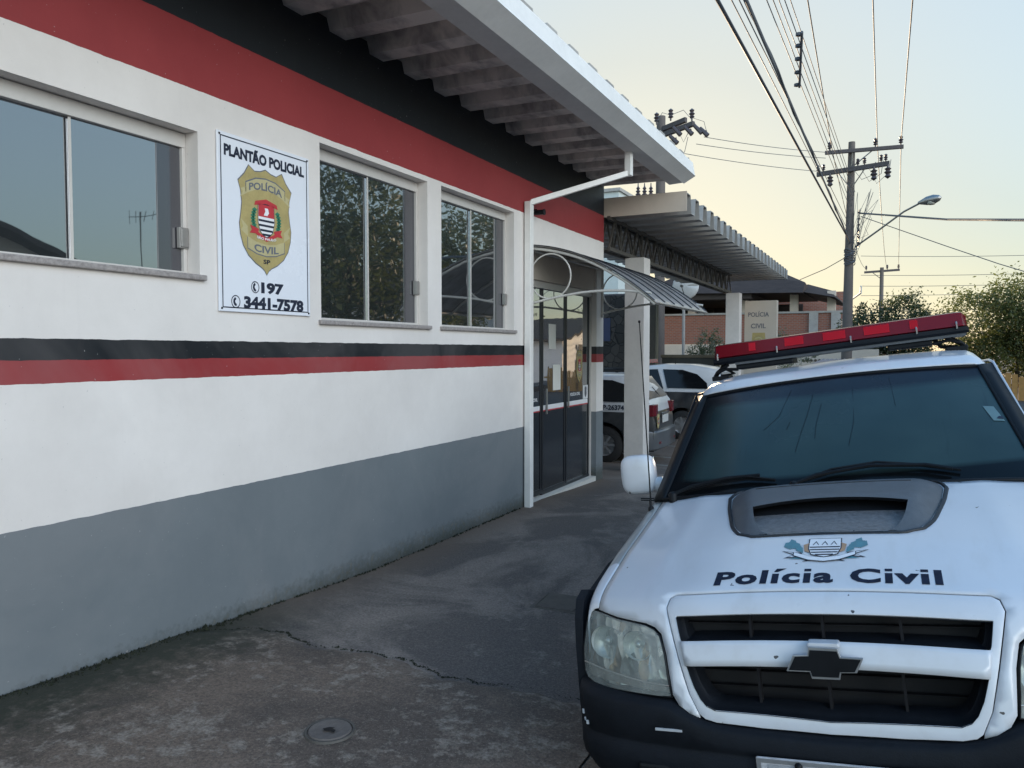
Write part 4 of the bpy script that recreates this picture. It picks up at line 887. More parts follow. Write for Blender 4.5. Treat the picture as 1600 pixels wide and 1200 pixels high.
def recess(loop, depth, name):
    mb = MB(); L = resample(loop, .03); cx = sum(p[0] for p in L) / len(L); cy = sum(p[1] for p in L) / len(L); n = len(L); vs = []
    for off, k in ((.010, 1.0), (-.012, .985), (-.03, .955), (-.034, .93), (-depth, .90)):
        for p in L: q = S(cx + (p[0] - cx) * (1 - (1 - k) * .45), cy + (p[1] - cy) * (1 - (1 - k) * 1.6), 0); vs.append((q[0], q[1] - off if off < 0 else q[1] - off, q[2]))
    fs = [(i * n + j, i * n + (j + 1) % n, (i + 1) * n + (j + 1) % n, (i + 1) * n + j) for i in range(4) for j in range(n)]
    mb.add(vs, fs); return mb.build(name, 'plastic', gr, 40)
recess(upo, .10, 'upper_grille_lip'); recess(loo, .10, 'lower_grille_lip')
mb = MB(); mb.box(-.47, .47, .17, .18, .54, .88); mb.build('radiator_panel', pm('radiator_black', (.006, .006, .008), .8), gr)
mb = MB()
for x in (-.222, 0, .222):
    mb.obox((x, .10, .75), (x, .125, .86), (.004, 0, 0), (0, .015, 0)); mb.obox((x * .95, .085, .57), (x * .95, .10, .72), (.004, 0, 0), (0, .015, 0))
for k in range(2): z = .612 + k * .05; mb.box(-.40, .40, .14, .16, z, z + .003)
for k in range(1): z = .82; mb.box(-.44, .44, .14, .16, z, z + .003)
mb.build('grille_divider', pm('divider_grey', (.012, .012, .014), .7, spec=.15), gr)
# bow-tie emblem
bt = [(-.108, .722), (-.084, .771), (-.041, .774), (-.036, .797), (.046, .795), (.052, .770), (.114, .768), (.092, .724), (.048, .722), (.043, .702), (-.037, .702), (-.041, .722)]
def inset(pts, k): cx = sum(p[0] for p in pts) / len(pts); cz = .748; return [(cx + (x - cx) * (1 - k * .9), cz + (z - cz) * (1 - k * 2.2)) for x, z in pts]
mb = MB(); mb.prism(bt, 'y', .005, -.006); em = mb.build('emblem', 'alloy', gr, bevel=.002)
mb = MB(); mb.prism(inset(bt, .075), 'y', -.0062, -.009); mb.build('emblem_fill', 'trim', em)
mb = MB(); mb.prism([(-.042, .793), (.052, .793), (.049, .805), (-.039, .805)], 'y', .05, .010); mb.build('emblem_mount', 'paint', gr, bevel=.004)
# lettering and crest on the bonnet
hmap = lambda u, v, l=0: S(u, s_of_y(v), .0062 + l * .0004)
M['hoodink'] = pm('cracked_hood_ink', (.016, .022, .042), .7, .5, 30, spec=.08)
V, Fc = text_geo('Polıcıa Cıvıl', .700, .094, .040, 1.13)
def comps(V, Fc):
    par = list(range(len(V)))
    def fd(i):
        while par[i] != i: i = par[i]
        return i
    for f in Fc:
        for k in f[1:]: par[fd(k)] = fd(f[0])
    g = {}
    for i in range(len(V)): g.setdefault(fd(i), []).append(i)
    bb = [(V[ii, 0].min(), V[ii, 0].max(), V[ii, 1].min(), V[ii, 1].max()) for ii in g.values() if len(ii) > 2]; return sorted(bb)
bb = comps(V, Fc); top = max(b_[3] for b_ in bb)
xg = (bb[6][1] + bb[7][0]) / 2
for side, ids in ((-1, (3, 5)), (1, (8, 10))):
    mb = MB(); mb.add([hmap(a + .003, .238 + b) for a, b in V], [f for f in Fc if (V[f[0], 0] - xg) * side > 0])
    for i in ids:
        x0, x1, y0, y1 = bb[i]
        q = [(x0, y1 + .012), (x1, y1 + .012), (x1, top), (x0, top)] if i != 3 else [(x0 + .004, y1 + .012), (x1 - .004, y1 + .012), (x1 + .022, top + .006), (x0 + .012, top + .006)]
        poly(mb, [(a + .003, .238 + b) for a, b in q], hmap)
    used = sorted({i for f in mb.f for i in f}); mp_ = {i: j for j, i in enumerate(used)}; mb.v = [mb.v[i] for i in used]; mb.f = [tuple(mp_[i] for i in f) for f in mb.f]
    mb.build('hood_lettering', 'hoodink', tk)
CM = ['ink', 'whiteprint', 'teal', 'tan', 'red']
mb = MB(); cy = .435
def hp(pts, l, m_): put(mb, [(x * 1.0 + .003, cy + y) for x, y in pts], hmap, l, m_)
for s in (-1, 1):
    for k in range(9):
        x = s * (.070 + k * .0055); y = .040 - abs(k - 5) * .009 + (k % 3) * .007; hp([(x, y - .03), (x + s * .026, y - .005), (x + s * .022, y + .030), (x + s * .004, y + .014)], 2, 2)
    hp([(s * .050, .045), (s * .072, .030), (s * .066, -.02), (s * .05, -.03)], 3, 3)
    hp([(s * .075, -.032), (s * .145, -.012), (s * .100, -.045), (s * .135, -.070), (s * .070, -.062)], 2, 0); hp([(s * .080, -.038), (s * .132, -.019), (s * .093, -.044), (s * .118, -.062), (s * .072, -.057)], 3, 1)
    hp([(s * .03, -.088), (s * .07, -.098), (s * .05, -.080)], 1, 0); hp([(s * .06, -.080), (s * .115, -.075), (s * .085, -.062)], 2, 2)
sh = [(-.052, .075), (.052, .075), (.052, .0), (.042, -.045), (0, -.066), (-.042, -.045), (-.052, .0)]
hp([(x * 1.07, y * 1.06) for x, y in sh], 4, 0); hp(sh, 5, 1)
for y in (.012, -.008, -.028, -.046): ww = .051 if y > 0 else .049 if y > -.02 else .044 if y > -.04 else .030; hp([(-ww, y), (ww, y), (ww * .97, y - .009), (-ww * .97, y - .009)], 6, 0)
for x0 in (-.03, 0, .03): hp([(x0 - .011, .024), (x0, .055), (x0 + .011, .024), (x0 + .008, .024), (x0, .047), (x0 - .008, .024)], 6, 0)
rb = [(-.10, -.030), (-.05, -.062), (0, -.074), (.05, -.062), (.10, -.030), (.10, -.052), (.05, -.088), (0, -.100), (-.05, -.088), (-.10, -.052)]
hp([(x * 1.03, y * 1.0 + (.003 if i < 5 else -.004)) for i, (x, y) in enumerate(rb)], 6, 0); hp(rb, 7, 1)
mb.build('hood_crest', CM, tk)
# scoop
M['scoop'] = pm('scoop_plastic', (.085, .092, .102), .5, .25, 30, .35, 220)
M['scoop_dark'] = pm('scoop_edge_and_shade', (.012, .014, .018), .5, .2, 30, .2, 200)
zh = lambda x, y: hoodz(x, y)
def sc_out(t):   # half width along y
    return float(np.interp(t, (.57, .60, .66, .70, .90, 1.03, 1.09, 1.12), (.26, .315, .345, .358, .402, .42, .405, .37)))
ys_ = [.565, .58, .60, .64, .68, .72, .76, .80, .86, .92, .98, 1.03, 1.07, 1.10, 1.12]
def sct(y): return float(np.interp(y, (.565, .60, .76, .82, 1.0, 1.12), (.004, .014, .052, .060, .046, .016)))  # height
mb = MB()
def roof_pt(u, y):     # u -1..1
    w0 = sc_out(y); x = u * w0; a = abs(u); h = sct(y) * (1 - max(0, (a - .78) / .22) ** 1.6) ; return (x, y, zh(x, y) + max(h, .0) + .002)
yl = lambda u: .765 + .035 * (1 - (u / .75) ** 2 if abs(u) < .75 else 0)
# solid cover behind the lip
def cover(u, v):
    uu = -1 + 2 * u; y = yl(uu) + (1.12 - yl(uu)) * v; return roof_pt(uu, y)
mb.grid(40, 14, cover)
for s in (-1, 1):     # cheeks running forward from the lip
    def cheek(u, v, s=s): uu = s * (.765 + .235 * u); y = .578 + (.7651 - .578) * v; return roof_pt(uu, y)
    mb.grid(8, 10, cheek)
    mb.grid(1, 10, lambda u, v, s=s: (lambda p: (p[0], p[1], p[2] - u * (sct(p[1]) + .012)))(roof_pt(s * .765, .578 + (.7651 - .578) * v)))
scp = mb.build('hood_scoop', 'scoop', tk, 40)
mb = MB(); mb.grid(20, 8, lambda u, v: (-.30 + .60 * u, .585 + .20 * v, zh(-.30 + .60 * u, .585 + .20 * v) + .007)); mb.build('scoop_floor', pm('speckled_scoop_floor', (.14, .14, .145), .5, .5, 60, .5, 150), scp, 60)
mb = MB(); mb.grid(20, 6, lambda u, v: (-.31 + .62 * u, .7851 + .25 * v, zh(-.31 + .62 * u, .7851 + .25 * v) + .0075)); mb.grid(20, 1, lambda u, v: (lambda uu: (uu * sc_out(.8) , 1.0, zh(uu * .36, 1.0) - .05 + .10 * v))(-.8 + 1.6 * u)); mb.grid(24, 1, lambda u, v: (lambda uu: (roof_pt(uu, yl(uu))[0], yl(uu) + .004 + .02 * v, roof_pt(uu, yl(uu))[2] - .001 - .014 * v))(-.765 + 1.53 * u)); mb.build('scoop_mouth_shade', 'scoop_dark', scp)  # dark sheets painted in as the shade under the scoop lip
rim = [(-sc_out(y) - .006, y) for y in ys_[::-1]] + [(x, .562) for x in np.linspace(-.24, .24, 9)] + [(sc_out(y) + .006, y) for y in ys_]
rim = [(-.30, 1.126)] + rim + [(.30, 1.126)]
mb = MB(); mb.tube([(x, y, zh(x, min(y, 1.12)) + .004) for x, y in rim], .009, 6); mb.build('scoop_gasket', 'scoop_dark', scp, 60)
# cowl
mb = MB(); mb.grid(30, 4, lambda u, v: (lambda x: (x, 1.085 + gx(x) * .7 + .10 * v, S(x, SA[-1])[2] - .012 - .01 * math.sin(v * 3.14) + .012 * v))(-.78 + 1.56 * u)); mb.build('cowl', 'plastic', tk, 60)
# windscreen
def wsb(x): return (x, 1.10 + .085 * (x / .775) ** 2, 1.128 - .03 * (x / .775) ** 2)
def wst(x): return (x, 1.805 + .085 * (x / .665) ** 2, 1.597 - .030 * (x / .665) ** 2)
def ws(u, v, off=0):
    p = Vector(wsb((-1 + 2 * u) * .775)); q = Vector(wst((-1 + 2 * u) * .665)); r = p.lerp(q, v); b = .022 * math.sin(v * math.pi) * (1 - (2 * u - 1) ** 4) + off; return (r.x, r.y - b * .55, r.z + b * .83)
M['screen'] = glassm('windscreen_glass', (.012, .030, .038), .02, .06)
def screen_mat():
    m, t, b = newmat('dusty_windscreen'); v = oc(t); x, y, z = sep(t, v)
    tint = ramp(t, z, 1.50, 1.53)
    teal = mix(t, ramp(t, noise(t, v, 1.6, 3), .35, .65), (.020, .040, .045), (.030, .056, .060))
    c = mix(t, tint, teal, (.008, .010, .016)); c = mix(t, ramp(t, z, 1.185, 1.165), c, (.004, .005, .006)); c = mix(t, ramp(t, ma(t, 'ADD', ma(t, 'MULTIPLY', x, -1), ma(t, 'MULTIPLY', z, .22)), .86, .98), c, (.005, .007, .009))
    mp = nd(t, 'Mapping', None, Vector=v, Rotation=(0, R(8), 0), Scale=(22, 1.2, 1.2)).outputs[0]
    st_ = ma(t, 'MULTIPLY', ramp(t, noise(t, mp, 1.0, 4, .6), .64, .72), .35); c = mix(t, st_, c, (.008, .012, .018))
    setb(t, b, Base_Color=c, Roughness=ma(t, 'ADD', .10, ma(t, 'MULTIPLY', ramp(t, noise(t, v, 3, 4), .3, .7), .22)), Specular_IOR_Level=.22, Coat_Weight=.0, Coat_Roughness=.05); return m
M['screen'] = screen_mat()
mb = MB(); mb.grid(32, 16, lambda u, v: ws(u, v)); wsc = mb.build('windshield', 'screen', tk, 80)
mb = MB(); lp = [ws(u, 0, .002) for u in np.linspace(0, 1, 25)] + [ws(1, v, .002) for v in np.linspace(.06, 1, 14)] + [ws(u, 1, .002) for u in np.linspace(.97, 0, 25)] + [ws(0, v, .002) for v in np.linspace(.94, .06, 13)]
mb.tube(lp, .010, 8, closed=True); mb.build('windshield_seal', 'trim', wsc, 60)
p = [ws(u, v, .003) for u, v in ((.945, .59), (.975, .59), (.985, .46), (.955, .46))]
mb = MB(); mb.add(p, [(0, 1, 2, 3)]); mb.build('inspection_sticker', pm('pale_sticker', (.10, .17, .185), .5), wsc)
p = [ws(u, v, .005) for u, v in ((.975, .50), (.983, .50), (.984, .475), (.966, .478))]
mb = MB(); mb.add(p, [(0, 1, 2, 3)]); mb.build('sticker_print', 'ink', wsc)
mb = MB(); mb.box(-.03, .03, 1.775, 1.80, 1.545, 1.57); mb.build('mirror_mount', 'trim', wsc, bevel=.006)
mb = MB()
for pts in ([(.36, .90), (.33, .62), (.285, .50)], [(.44, .82), (.425, .60), (.41, .45), (.395, .28)], [(.47, .70), (.455, .50), (.452, .38)], [(.575, .85), (.57, .5), (.55, .3)], [(.70, .93), (.70, .62)], [(.37, .55), (.362, .48)]):
    mb.tube([ws(a, b, .002) for a, b in pts], .0008, 4)
pieces(mb, 'drip_mark', 'trim', wsc)
# wipers
for sx, cx_ in ((-.70, 'a'), (.02, 'b')):
    mb = MB(); e = lambda u, v, o=.018: ws(u, v, o)
    u0 = (sx + .775) / 1.55
    if cx_ == 'a': arm = [(.035, .0), (.09, .05), (.20, .085), (.30, .085)]; bl = [(.06, .045), (.16, .075), (.26, .082), (.345, .055)]
    else: arm = [(.40, .0), (.46, .055), (.60, .10), (.74, .085), (.80, .05)]; bl = [(.415, .03), (.50, .085), (.62, .118), (.72, .105), (.82, .06)]
    mb.tube([e(*q, .030) for q in arm], .009, 6); mb.tube([e(*q, .016) for q in bl], .007, 6); mb.tube([e(*bl[0], .02), e(*bl[1], .034), e(*bl[2], .034), e(*bl[3], .02)], .005, 5)
    mb.lathe([(.02, -.03), (.022, .01), (.012, .02), (0, .022)], e(arm[0][0], .0, .02), 'z', 12)
    mb.build('wiper', 'trim', tk, 50)
# headlamps
hlo = [(-.838, .832), (-.765, .8295), (-.70, .822), (-.62, .819), (-.578, .816), (-.546, .806), (-.524, .790), (-.507, .735), (-.499, .673), (-.490, .607), (-.60, .603), (-.74, .596), (-.80, .594), (-.842, .602), (-.858, .625), (-.862, .70)]
def lampmat():
    m, t, b = newmat('cloudy_lens'); v = oc(t)
    setb(t, b, Base_Color=(.62, .66, .63), Roughness=.16, Specular_IOR_Level=.7); tr = nd(t, 'BsdfTransparent', None, Color=(.82, .86, .84))
    k = ma(t, 'ADD', .16, ma(t, 'MULTIPLY', ramp(t, noise(t, v, 9, 4), .3, .75), .28)); ms = nd(t, 'MixShader', None, _0=k, _1=tr.outputs[0], _2=b.outputs[0]); t.links.new(ms.outputs[0], t.nodes['Material Output'].inputs[0]); return m
M['lens'] = lampmat()
def reflmat():
    m, t, b = newmat('lamp_reflector'); v = oc(t)
    vo = nd(t, 'TexVoronoi', None, Vector=nd(t, 'Mapping', None, Vector=v, Scale=(14, 6, 7)).outputs[0], Scale=2.2)
    sx, sy, sz = sep(t, vo.outputs['Color']); c = mix(t, sx, (.22, .25, .25), (.80, .80, .76)); c = mix(t, ramp(t, sy, .78, .82), c, (.32, .24, .15))
    setb(t, b, Base_Color=c, Metallic=.75, Roughness=.28); bump(t, b, vo.outputs['Distance'], .8, .02); return m
M['refl'] = reflmat()
M['bowl'] = pm('bowl_reflector', (.55, .58, .57), .38, .2, 20, metal=.6)
for sgn in (1, -1):
    P = [(x * sgn, z) for x, z in hlo]; PS = xs(P)
    mb = MB(); L = resample(PS, .04); n = len(L); vs = []
    for off in (.004, .05): vs += [(S(p.x, p.y)[0], S(p.x, p.y)[1] + off, S(p.x, p.y)[2]) for p in L]
    mb.add(vs, [(j, (j + 1) % n, n + (j + 1) % n, n + j) for j in range(n)]); hd = mb.build('headlight', 'trim', tk)
    mb = MB(); patch(mb, PS, [], lambda x, s: (lambda q: (q[0], q[1] + .035 + .012 * math.sin(x * 40) * math.sin(s * 31), q[2]))(S(x, s)), .03); mb.build('reflector', 'refl', hd, 30)
    for (x, z, r) in ((-.755, .735, .060), (-.62, .745, .052)):
        x *= sgn; q = S(x, s_of_z(z + dx(x))); mb = MB(); mb.lathe([(r, -.0), (r * .92, .012), (r * .6, .03), (r * .25, .04), (r * .22, .012), (r * .15, .006), (0, .004)], (q[0], q[1] + .014, q[2]), 'y', 28); mb.build('bulb_bowl', 'bowl', hd, 50)
    mb = MB(); seam = [(-.858, .655), (-.76, .648), (-.66, .643), (-.58, .640), (-.497, .640)]; mb.tube([S(x * sgn, s_of_z(z + dx(x)), .002) for x, z in seam], .0035, 6); mb.build('lens_seam', 'steel', hd, 60)
    mb = MB(); patch(mb, [(x, s) for x, s in xs([(-.85 * sgn, .605), (-.50 * sgn, .612), (-.503 * sgn, .636), (-.58 * sgn, .637), (-.76 * sgn, .645), (-.85 * sgn, .650)])], [], lambda x, s: (lambda q: (q[0], q[1] + .018, q[2]))(S(x, s)), .03); mb.build('turn_lamp', pm('turn_lamp_smoke', (.20, .18, .16), .25, .5, 30, metal=.3), hd, 30)
    mb = MB(); patch(mb, PS, [], lambda x, s: S(x, s, .003 + .006 * (1 - ((abs(x) - .68) / .2) ** 2)), .03); mb.build('lens', 'lens', hd, 60)
    mb = MB(); mb.tube([S(p.x, p.y, .001) for p in L], .005, 6, closed=True); mb.build('lamp_gasket', 'trim', hd, 60)
# fenders
def zg(y): return float(np.interp(y - .12, C0[:, 0], C0[:, 1])) - .045
for sgn, mt in ((-1, 'fender'), (1, 'paint')):
    mb = MB(); ysf = np.concatenate([np.linspace(.225, .5, 12), np.linspace(.55, 1.32, 18)])
    sec = [(.791, 0, 0), (.800, .001, 0), (.820, -.002, 0), (.840, -.012, 0), (.856, -.032, 0), (.866, -.065, 0), (.872, -.12, 0), (.876, 0, .70), (.878, 0, .60)]
    vs = []
    for y in ysf:
        z = zg(y); lo = .80 if .42 < y < 1.24 else .58; tp = max(0, min(1, (y - .21) / .22)) ** .5
        for (x, dz, za) in sec:
            X_ = .791 + (x - .791) * (.55 + .45 * tp) ; zz = z + dz if not za else min(z - .13, lo + .1) if za == .70 else min(z - .14, lo)
            vs.append((sgn * X_, y, zz))
    k = len(sec); mb.add(vs, [(i * k + j, i * k + j + 1, (i + 1) * k + j + 1, (i + 1) * k + j) for i in range(len(ysf) - 1) for j in range(k - 1)]); mb.build('fender', mt, tk, 50, solid=.006)
    arch = [(.86 + .42 * math.cos(q), .40 + .40 * math.sin(q)) for q in np.linspace(math.pi * 1.02, -.02 * math.pi, 18)]
    pf = [(.20, .56), (.215, .70), (.235, .80), (.27, .865), (.33, .885), (.42, .865), (.52, .885), (.66, .915), (.86, .925), (1.06, .90), (1.22, .80), (1.33, .62), (1.36, .40)] + arch[::-1] + [(.30, .36), (.19, .40)]
    mb = MB(); mb.prism(pf, 'x', sgn * .868, sgn * .900); mb.build('wheel_arch_flare', 'plastic', tk, bevel=.012)
# bumper
path = [(-.885, .62), (-.893, .45), (-.897, .30), (-.888, .20), (-.862, .12), (-.81, .065), (-.72, .025), (-.60, .002), (-.45, -.018), (-.30, -.028), (-.15, -.034), (0, -.036)]
path = path + [(-x, y) for x, y in path[-2::-1]]; PP = resample(path, .04, False) + [Vector(path[-1])]
def btop(x): return float(np.interp(abs(x), (0, .33, .385, .43, .465, .49, .9), (.528, .536, .545, .560, .580, .594, .598)))
secb = lambda x: [(.10, btop(x) + .0), (.012, btop(x) - .001), (.0, btop(x) - .018), (-.004, btop(x) - .05), (-.004, .47), (.004, .462), (.004, .452), (-.006, .444), (-.010, .40), (-.004, .36), (.016, .325), (.03, .30), (.06, .285), (.16, .28)]
mb = MB(); vs = []; 
for i, p in enumerate(PP):
    d = (PP[min(i + 1, len(PP) - 1)] - PP[max(i - 1, 0)]).normalized(); nrm = Vector((-d.y, d.x))  # points inward (+y) for left-to-right travel
    for (o_, z) in secb(p.x): 
        q = p + nrm * o_; vs.append((q.x, q.y, z))
k = len(secb(0)); mb.add(vs, [(i * k + j, i * k + j + 1, (i + 1) * k + j + 1, (i + 1) * k + j) for i in range(len(PP) - 1) for j in range(k - 1)])
bp = mb.build('front_bumper', 'plastic', tk, 55)
mb = MB()
for (x, z, w_, h_) in ((-.845, .510, .004, .008), (-.838, .487, .003, .006), (-.822, .482, .006, .007), (-.50, .517, .045, .004)): 
    y = float(np.interp(abs(x), [.0, .45, .60, .72, .81, .862], [-.036, -.018, .002, .025, .065, .12])) - .010
    mb.box(x - w_, x + w_, y, y + .004, z - h_, z + h_)
pieces(mb, 'scratch', pm('scratch_white', (.40, .42, .45), .6), bp)
mb = MB(); mb.box(-.62, -.36, -.02, .02, .315, .40); mb.box(.36, .62, -.02, .02, .315, .40); pieces(mb, 'bumper_vent', 'trim', bp, 0, .01)
mb = MB(); mb.box(-.225, .235, -.055, -.043, .31, .472); pl = mb.build('licence_plate', pm('grimy_plate', (.40, .40, .42), .5, .3, 15), tk, bevel=.012)
mb = MB(); pfn = lambda u, v: (u, -.0565, v)
ringpoly(-.222, .313, .232, .469, .012, pfn, mb, 0); mb.build('plate_rim', 'alloy', pl)
mb = MB(); poly(mb, [(-.19, .33), (.20, .33), (.20, .453), (-.19, .453)], lambda u, v: (u, -.0568, v)); mb.build('plate_field', pm('plate_grey', (.30, .31, .33), .5, .3, 20), pl)
mb = MB(); text(mb, 'SP · SÃO PAULO', .005, .443, lambda u, v: (u, -.0575, v), .12, .013, .01); mb.build('plate_lettering', 'ink', pl)
mb = MB(); [mb.lathe([(0, -.012), (.007, -.010), (.011, -.002), (.012, .0)], (x, -.057, .455), 'y', 10) for x in (-.100, .104)]; pieces(mb, 'plate_bolt', 'trim', pl, 50)
# body sides, roof, pillars
roofz = lambda x, y: float(np.interp(y, (1.80, 1.95, 2.3, 3.0, 4.1, 4.4), (1.612, 1.648, 1.680, 1.69, 1.665, 1.62))) - .032 * (abs(x) / .66) ** 3 - (.11 * ((abs(x) - .64) / .10) ** 2 if abs(x) > .64 else 0)
def rf(u, v):
    x = -.735 + 1.47 * u; y0 = 1.80 + .088 * (min(abs(x), .68) / .665) ** 2; y = y0 + (4.4 - y0) * v
    if y < 1.95: z0 = 1.608; z = z0 - .030 * (min(abs(x), .735) / .665) ** 2 - (.11 * ((abs(x) - .64) / .10) ** 2 if abs(x) > .64 else 0); z = z + (roofz(x, 1.95) - z) * (y - y0) / (1.951 - y0) if y0 < 1.95 else z
    else: z = roofz(x, y)
    return (x, y, z + .0035 * math.sin(x * 11 + 1) * math.exp(-((y - 2.2) / .3) ** 2))
mb = MB(); mb.grid(50, 44, lambda u, v: rf(u, v ** 1.6)); mb.build('roof', 'paint', tk, 60, solid=.01)
for s in (-1, 1):
    mb = MB(); mb.grid(1, 10, lambda u, v, s=s: (lambda a, b: tuple(a.lerp(b, u)))(Vector(ws(0 if s < 0 else 1, v, .004)), Vector((s * (.835 - .11 * v), 1.235 + .72 * v, 1.085 + .485 * v)))); mb.build('windshield_pillar', 'trim', tk, 60, solid=.02)
    mb = MB(); mb.tube([(s * (.838 - .105 * v), 1.25 + .70 * v, 1.088 + .492 * v) for v in np.linspace(0, 1, 8)] + [(s * .738, 2.2, 1.592), (s * .738, 4.3, 1.57)], .006 if s > 0 else .005, 6); mb.build('drip_rail', 'paint' if s > 0 else 'trim', tk, 60)
    mb = MB(); mb.prism([(1.27, 1.09), (1.95, 1.55), (4.30, 1.55), (4.42, 1.09)], 'x', 0, .004)
    mb.v = [(s * (.845 - (z - 1.09) * .235) + (s * x), y, z) for x, y, z in mb.v]; mb.build('side_window', 'door' if False else 'winstrip', tk)
    for y in (2.35, 3.30):
        mb = MB(); mb.obox((s * .848, y, 1.09), (s * .742, y + .03, 1.56), (.006, 0, 0), (0, .035, 0)); mb.build('door_pillar', 'trim', tk)
    mb = MB(); secs = [(.842, 1.10), (.862, 1.02), (.876, .85), (.876, .62), (.866, .42), (.84, .34)]
    mb.grid(24, 5, lambda u, v, s=s: (s * secs[int(round(v * 5))][0], 1.325 + 3.10 * u, max(secs[int(round(v * 5))][1], .80 if 3.15 < 1.325 + 3.10 * u < 3.97 else 0) if v > .5 else secs[int(round(v * 5))][1])); mb.build('body_side', 'paint', tk, 40, solid=.01)
    for y in (1.33, 2.36, 3.3): mb = MB(); mb.tube([(s * (x + .003), y, z) for x, z in secs[:-1]], .004, 5); mb.build('door_gap', 'trim', tk)
    for y in (2.2, 3.15): mb = MB(); mb.box(s * .885 - .015, s * .885 + .015, y - .09, y + .09, .93, .96); mb.build('door_handle', 'trim', tk, bevel=.008)
    # mirror
    mb = MB(); mb.tube([(s * .84, 1.46, 1.14), (s * .90, 1.45, 1.15)], [.045, .035], 10); mb.build('mirror_arm', 'paint', tk, 60)
    mb = MB()
    def ell(u, v, s=s):
        th = u * 2 * math.pi; ph = (v - .5) * math.pi; e = .55; cs = lambda a: math.copysign(abs(math.cos(a)) ** e, math.cos(a)); sn = lambda a: math.copysign(abs(math.sin(a)) ** e, math.sin(a))
        return (s * .965 + .092 * cs(ph) * cs(th) , 1.44 + .055 * cs(ph) * sn(th), 1.205 + .103 * sn(ph) )
    mb.grid(28, 18, ell); mi = mb.build('mirror', 'paint', tk, 70)
    mb = MB(); mb.box(s * .965 - .075, s * .965 + .075, 1.492, 1.498, 1.12, 1.29); mb.build('mirror_glass', 'chrome', mi, bevel=.01)
mb = MB(); mb.box(-.84, .84, 4.38, 4.44, .45, 1.12); mb.add([(-.80, 4.43, 1.10), (.80, 4.43, 1.10), (.70, 4.38, 1.58), (-.70, 4.38, 1.58)], [(0, 1, 2, 3)]); mb.build('tailgate', 'paint', tk)
mb = MB(); mb.box(-.80, .80, .28, 4.36, .36, .75); mb.box(-.70, .70, 1.3, 4.3, .751, 1.08); mb.build('underbody', 'trim', tk)
mb = MB(); mb.box(-.87, .87, 4.43, 4.56, .42, .62); mb.build('rear_bumper', 'plastic', tk, bevel=.03)
def wheel(parent, x, y, z, r=.36, w_=.235, s=1):
    mb = MB(); mb.lathe([(r * .60, -w_ / 2), (r * .80, -w_ / 2), (r * .95, -w_ * .46), (r, -w_ * .3), (r, w_ * .3), (r * .95, w_ * .46), (r * .80, w_ / 2), (r * .60, w_ / 2)], (x, y, z), 'x', 40); wh = mb.build('wheel', 'rubber', parent, 45)
    mb = MB(); f = w_ / 2 * s; mb.lathe([(r * .62, f), (r * .60, f - .02 * s), (r * .52, f - .05 * s), (r * .50, f - .12 * s)], (x, y, z), 'x', 32)
    for k in range(5):
        a = k * 2 * math.pi / 5 + .3
        d = Vector((0, math.cos(a), math.sin(a))); e = Vector((0, -math.sin(a), math.cos(a))); c = Vector((x + f - .03 * s, y, z))
        mb.obox(c + d * r * .08, c + d * r * .60, e * r * .085, (.012, 0, 0))
    mb.lathe([(0, f - .005 * s), (r * .15, f - .01 * s), (r * .17, f - .04 * s)], (x, y, z), 'x', 16); mb.build('rim', 'alloy', wh, 40); return wh
for y in (.86, 3.57):
    for s in (-1, 1): wheel(tk, s * .74, y, .355, s=s)
# antenna
mb = MB(); b0 = Vector((-.826, 1.13, 1.062)); t0 = Vector((-.771, 1.13, 1.965)); mb.tube([b0, b0 + (t0 - b0) * .08, t0], [.006, .004, .0028], 6); mb.lathe([(.016, -.012), (.014, .012), (.007, .02), (.005, .05)], b0, 'z', 12); mb.tube([b0 + Vector((-.045, 0, .05)), b0 + Vector((.02, 0, .045)), b0 + Vector((.02, 0, .055)), b0 + Vector((-.045, 0, .058))], .003, 5)
mb.lathe([(.002, 0), (.006, .003), (.006, .012), (0, .015)], t0, 'z', 8); mb.build('antenna', 'trim', tk, 60)
# light bar: red lens over black base, on roof brackets
M['lensred'] = None
def redm(name, c, tr_=.25, rough=.18):
    m, t, b = newmat(name); setb(t, b, Base_Color=c, Roughness=rough, Specular_IOR_Level=.35); tl = nd(t, 'BsdfTranslucent', None, Color=tuple(min(1, q * 1.6) for q in c))
    ms = nd(t, 'MixShader', None, _0=tr_, _1=b.outputs[0], _2=tl.outputs[0]); t.links.new(ms.outputs[0], t.nodes['Material Output'].inputs[0]); return m
M['lensred'] = redm('red_lens', (.20, .008, .016), .25); M['lenshot'] = redm('backlit_red_spot', (.75, .015, .03), .5)
lb = empty('light_bar'); lb.parent = tk
sec = lambda k: [(2.27, 1.783), (2.252, 1.79), (2.276, 1.862), (2.31, 1.868), (2.50, 1.868), (2.535, 1.86), (2.555, 1.79), (2.535, 1.783)]
def lbar(name, sec, xs_, mat_, par, ends=(.985,)):
    mb = MB(); n = len(sec); vs = []
    for x, k in xs_: 
        yc = sum(p[0] for p in sec) / n; zc = min(p[1] for p in sec); vs += [(x, yc + (p[0] - yc) * k, zc + (p[1] - zc) * (k if k > .6 else k)) for p in sec]
    mb.add(vs, [(i * n + j, i * n + (j + 1) % n, (i + 1) * n + (j + 1) % n, (i + 1) * n + j) for i in range(len(xs_) - 1) for j in range(n)] + [tuple(range(n)), tuple((len(xs_) - 1) * n + j for j in range(n))])
    return mb.build(name, mat_, par, 40)
lens = lbar('lens', sec(0), [(-.672, .72), (-.655, .97), (-.64, 1), (.62, 1), (.65, .97), (.672, .70)], 'lensred', lb)
lbar('base', [(2.26, 1.750), (2.248, 1.762), (2.25, 1.7825), (2.555, 1.7825), (2.56, 1.762), (2.55, 1.750)], [(-.675, .95), (-.66, 1), (.66, 1), (.675, .95)], 'plastic', lb)
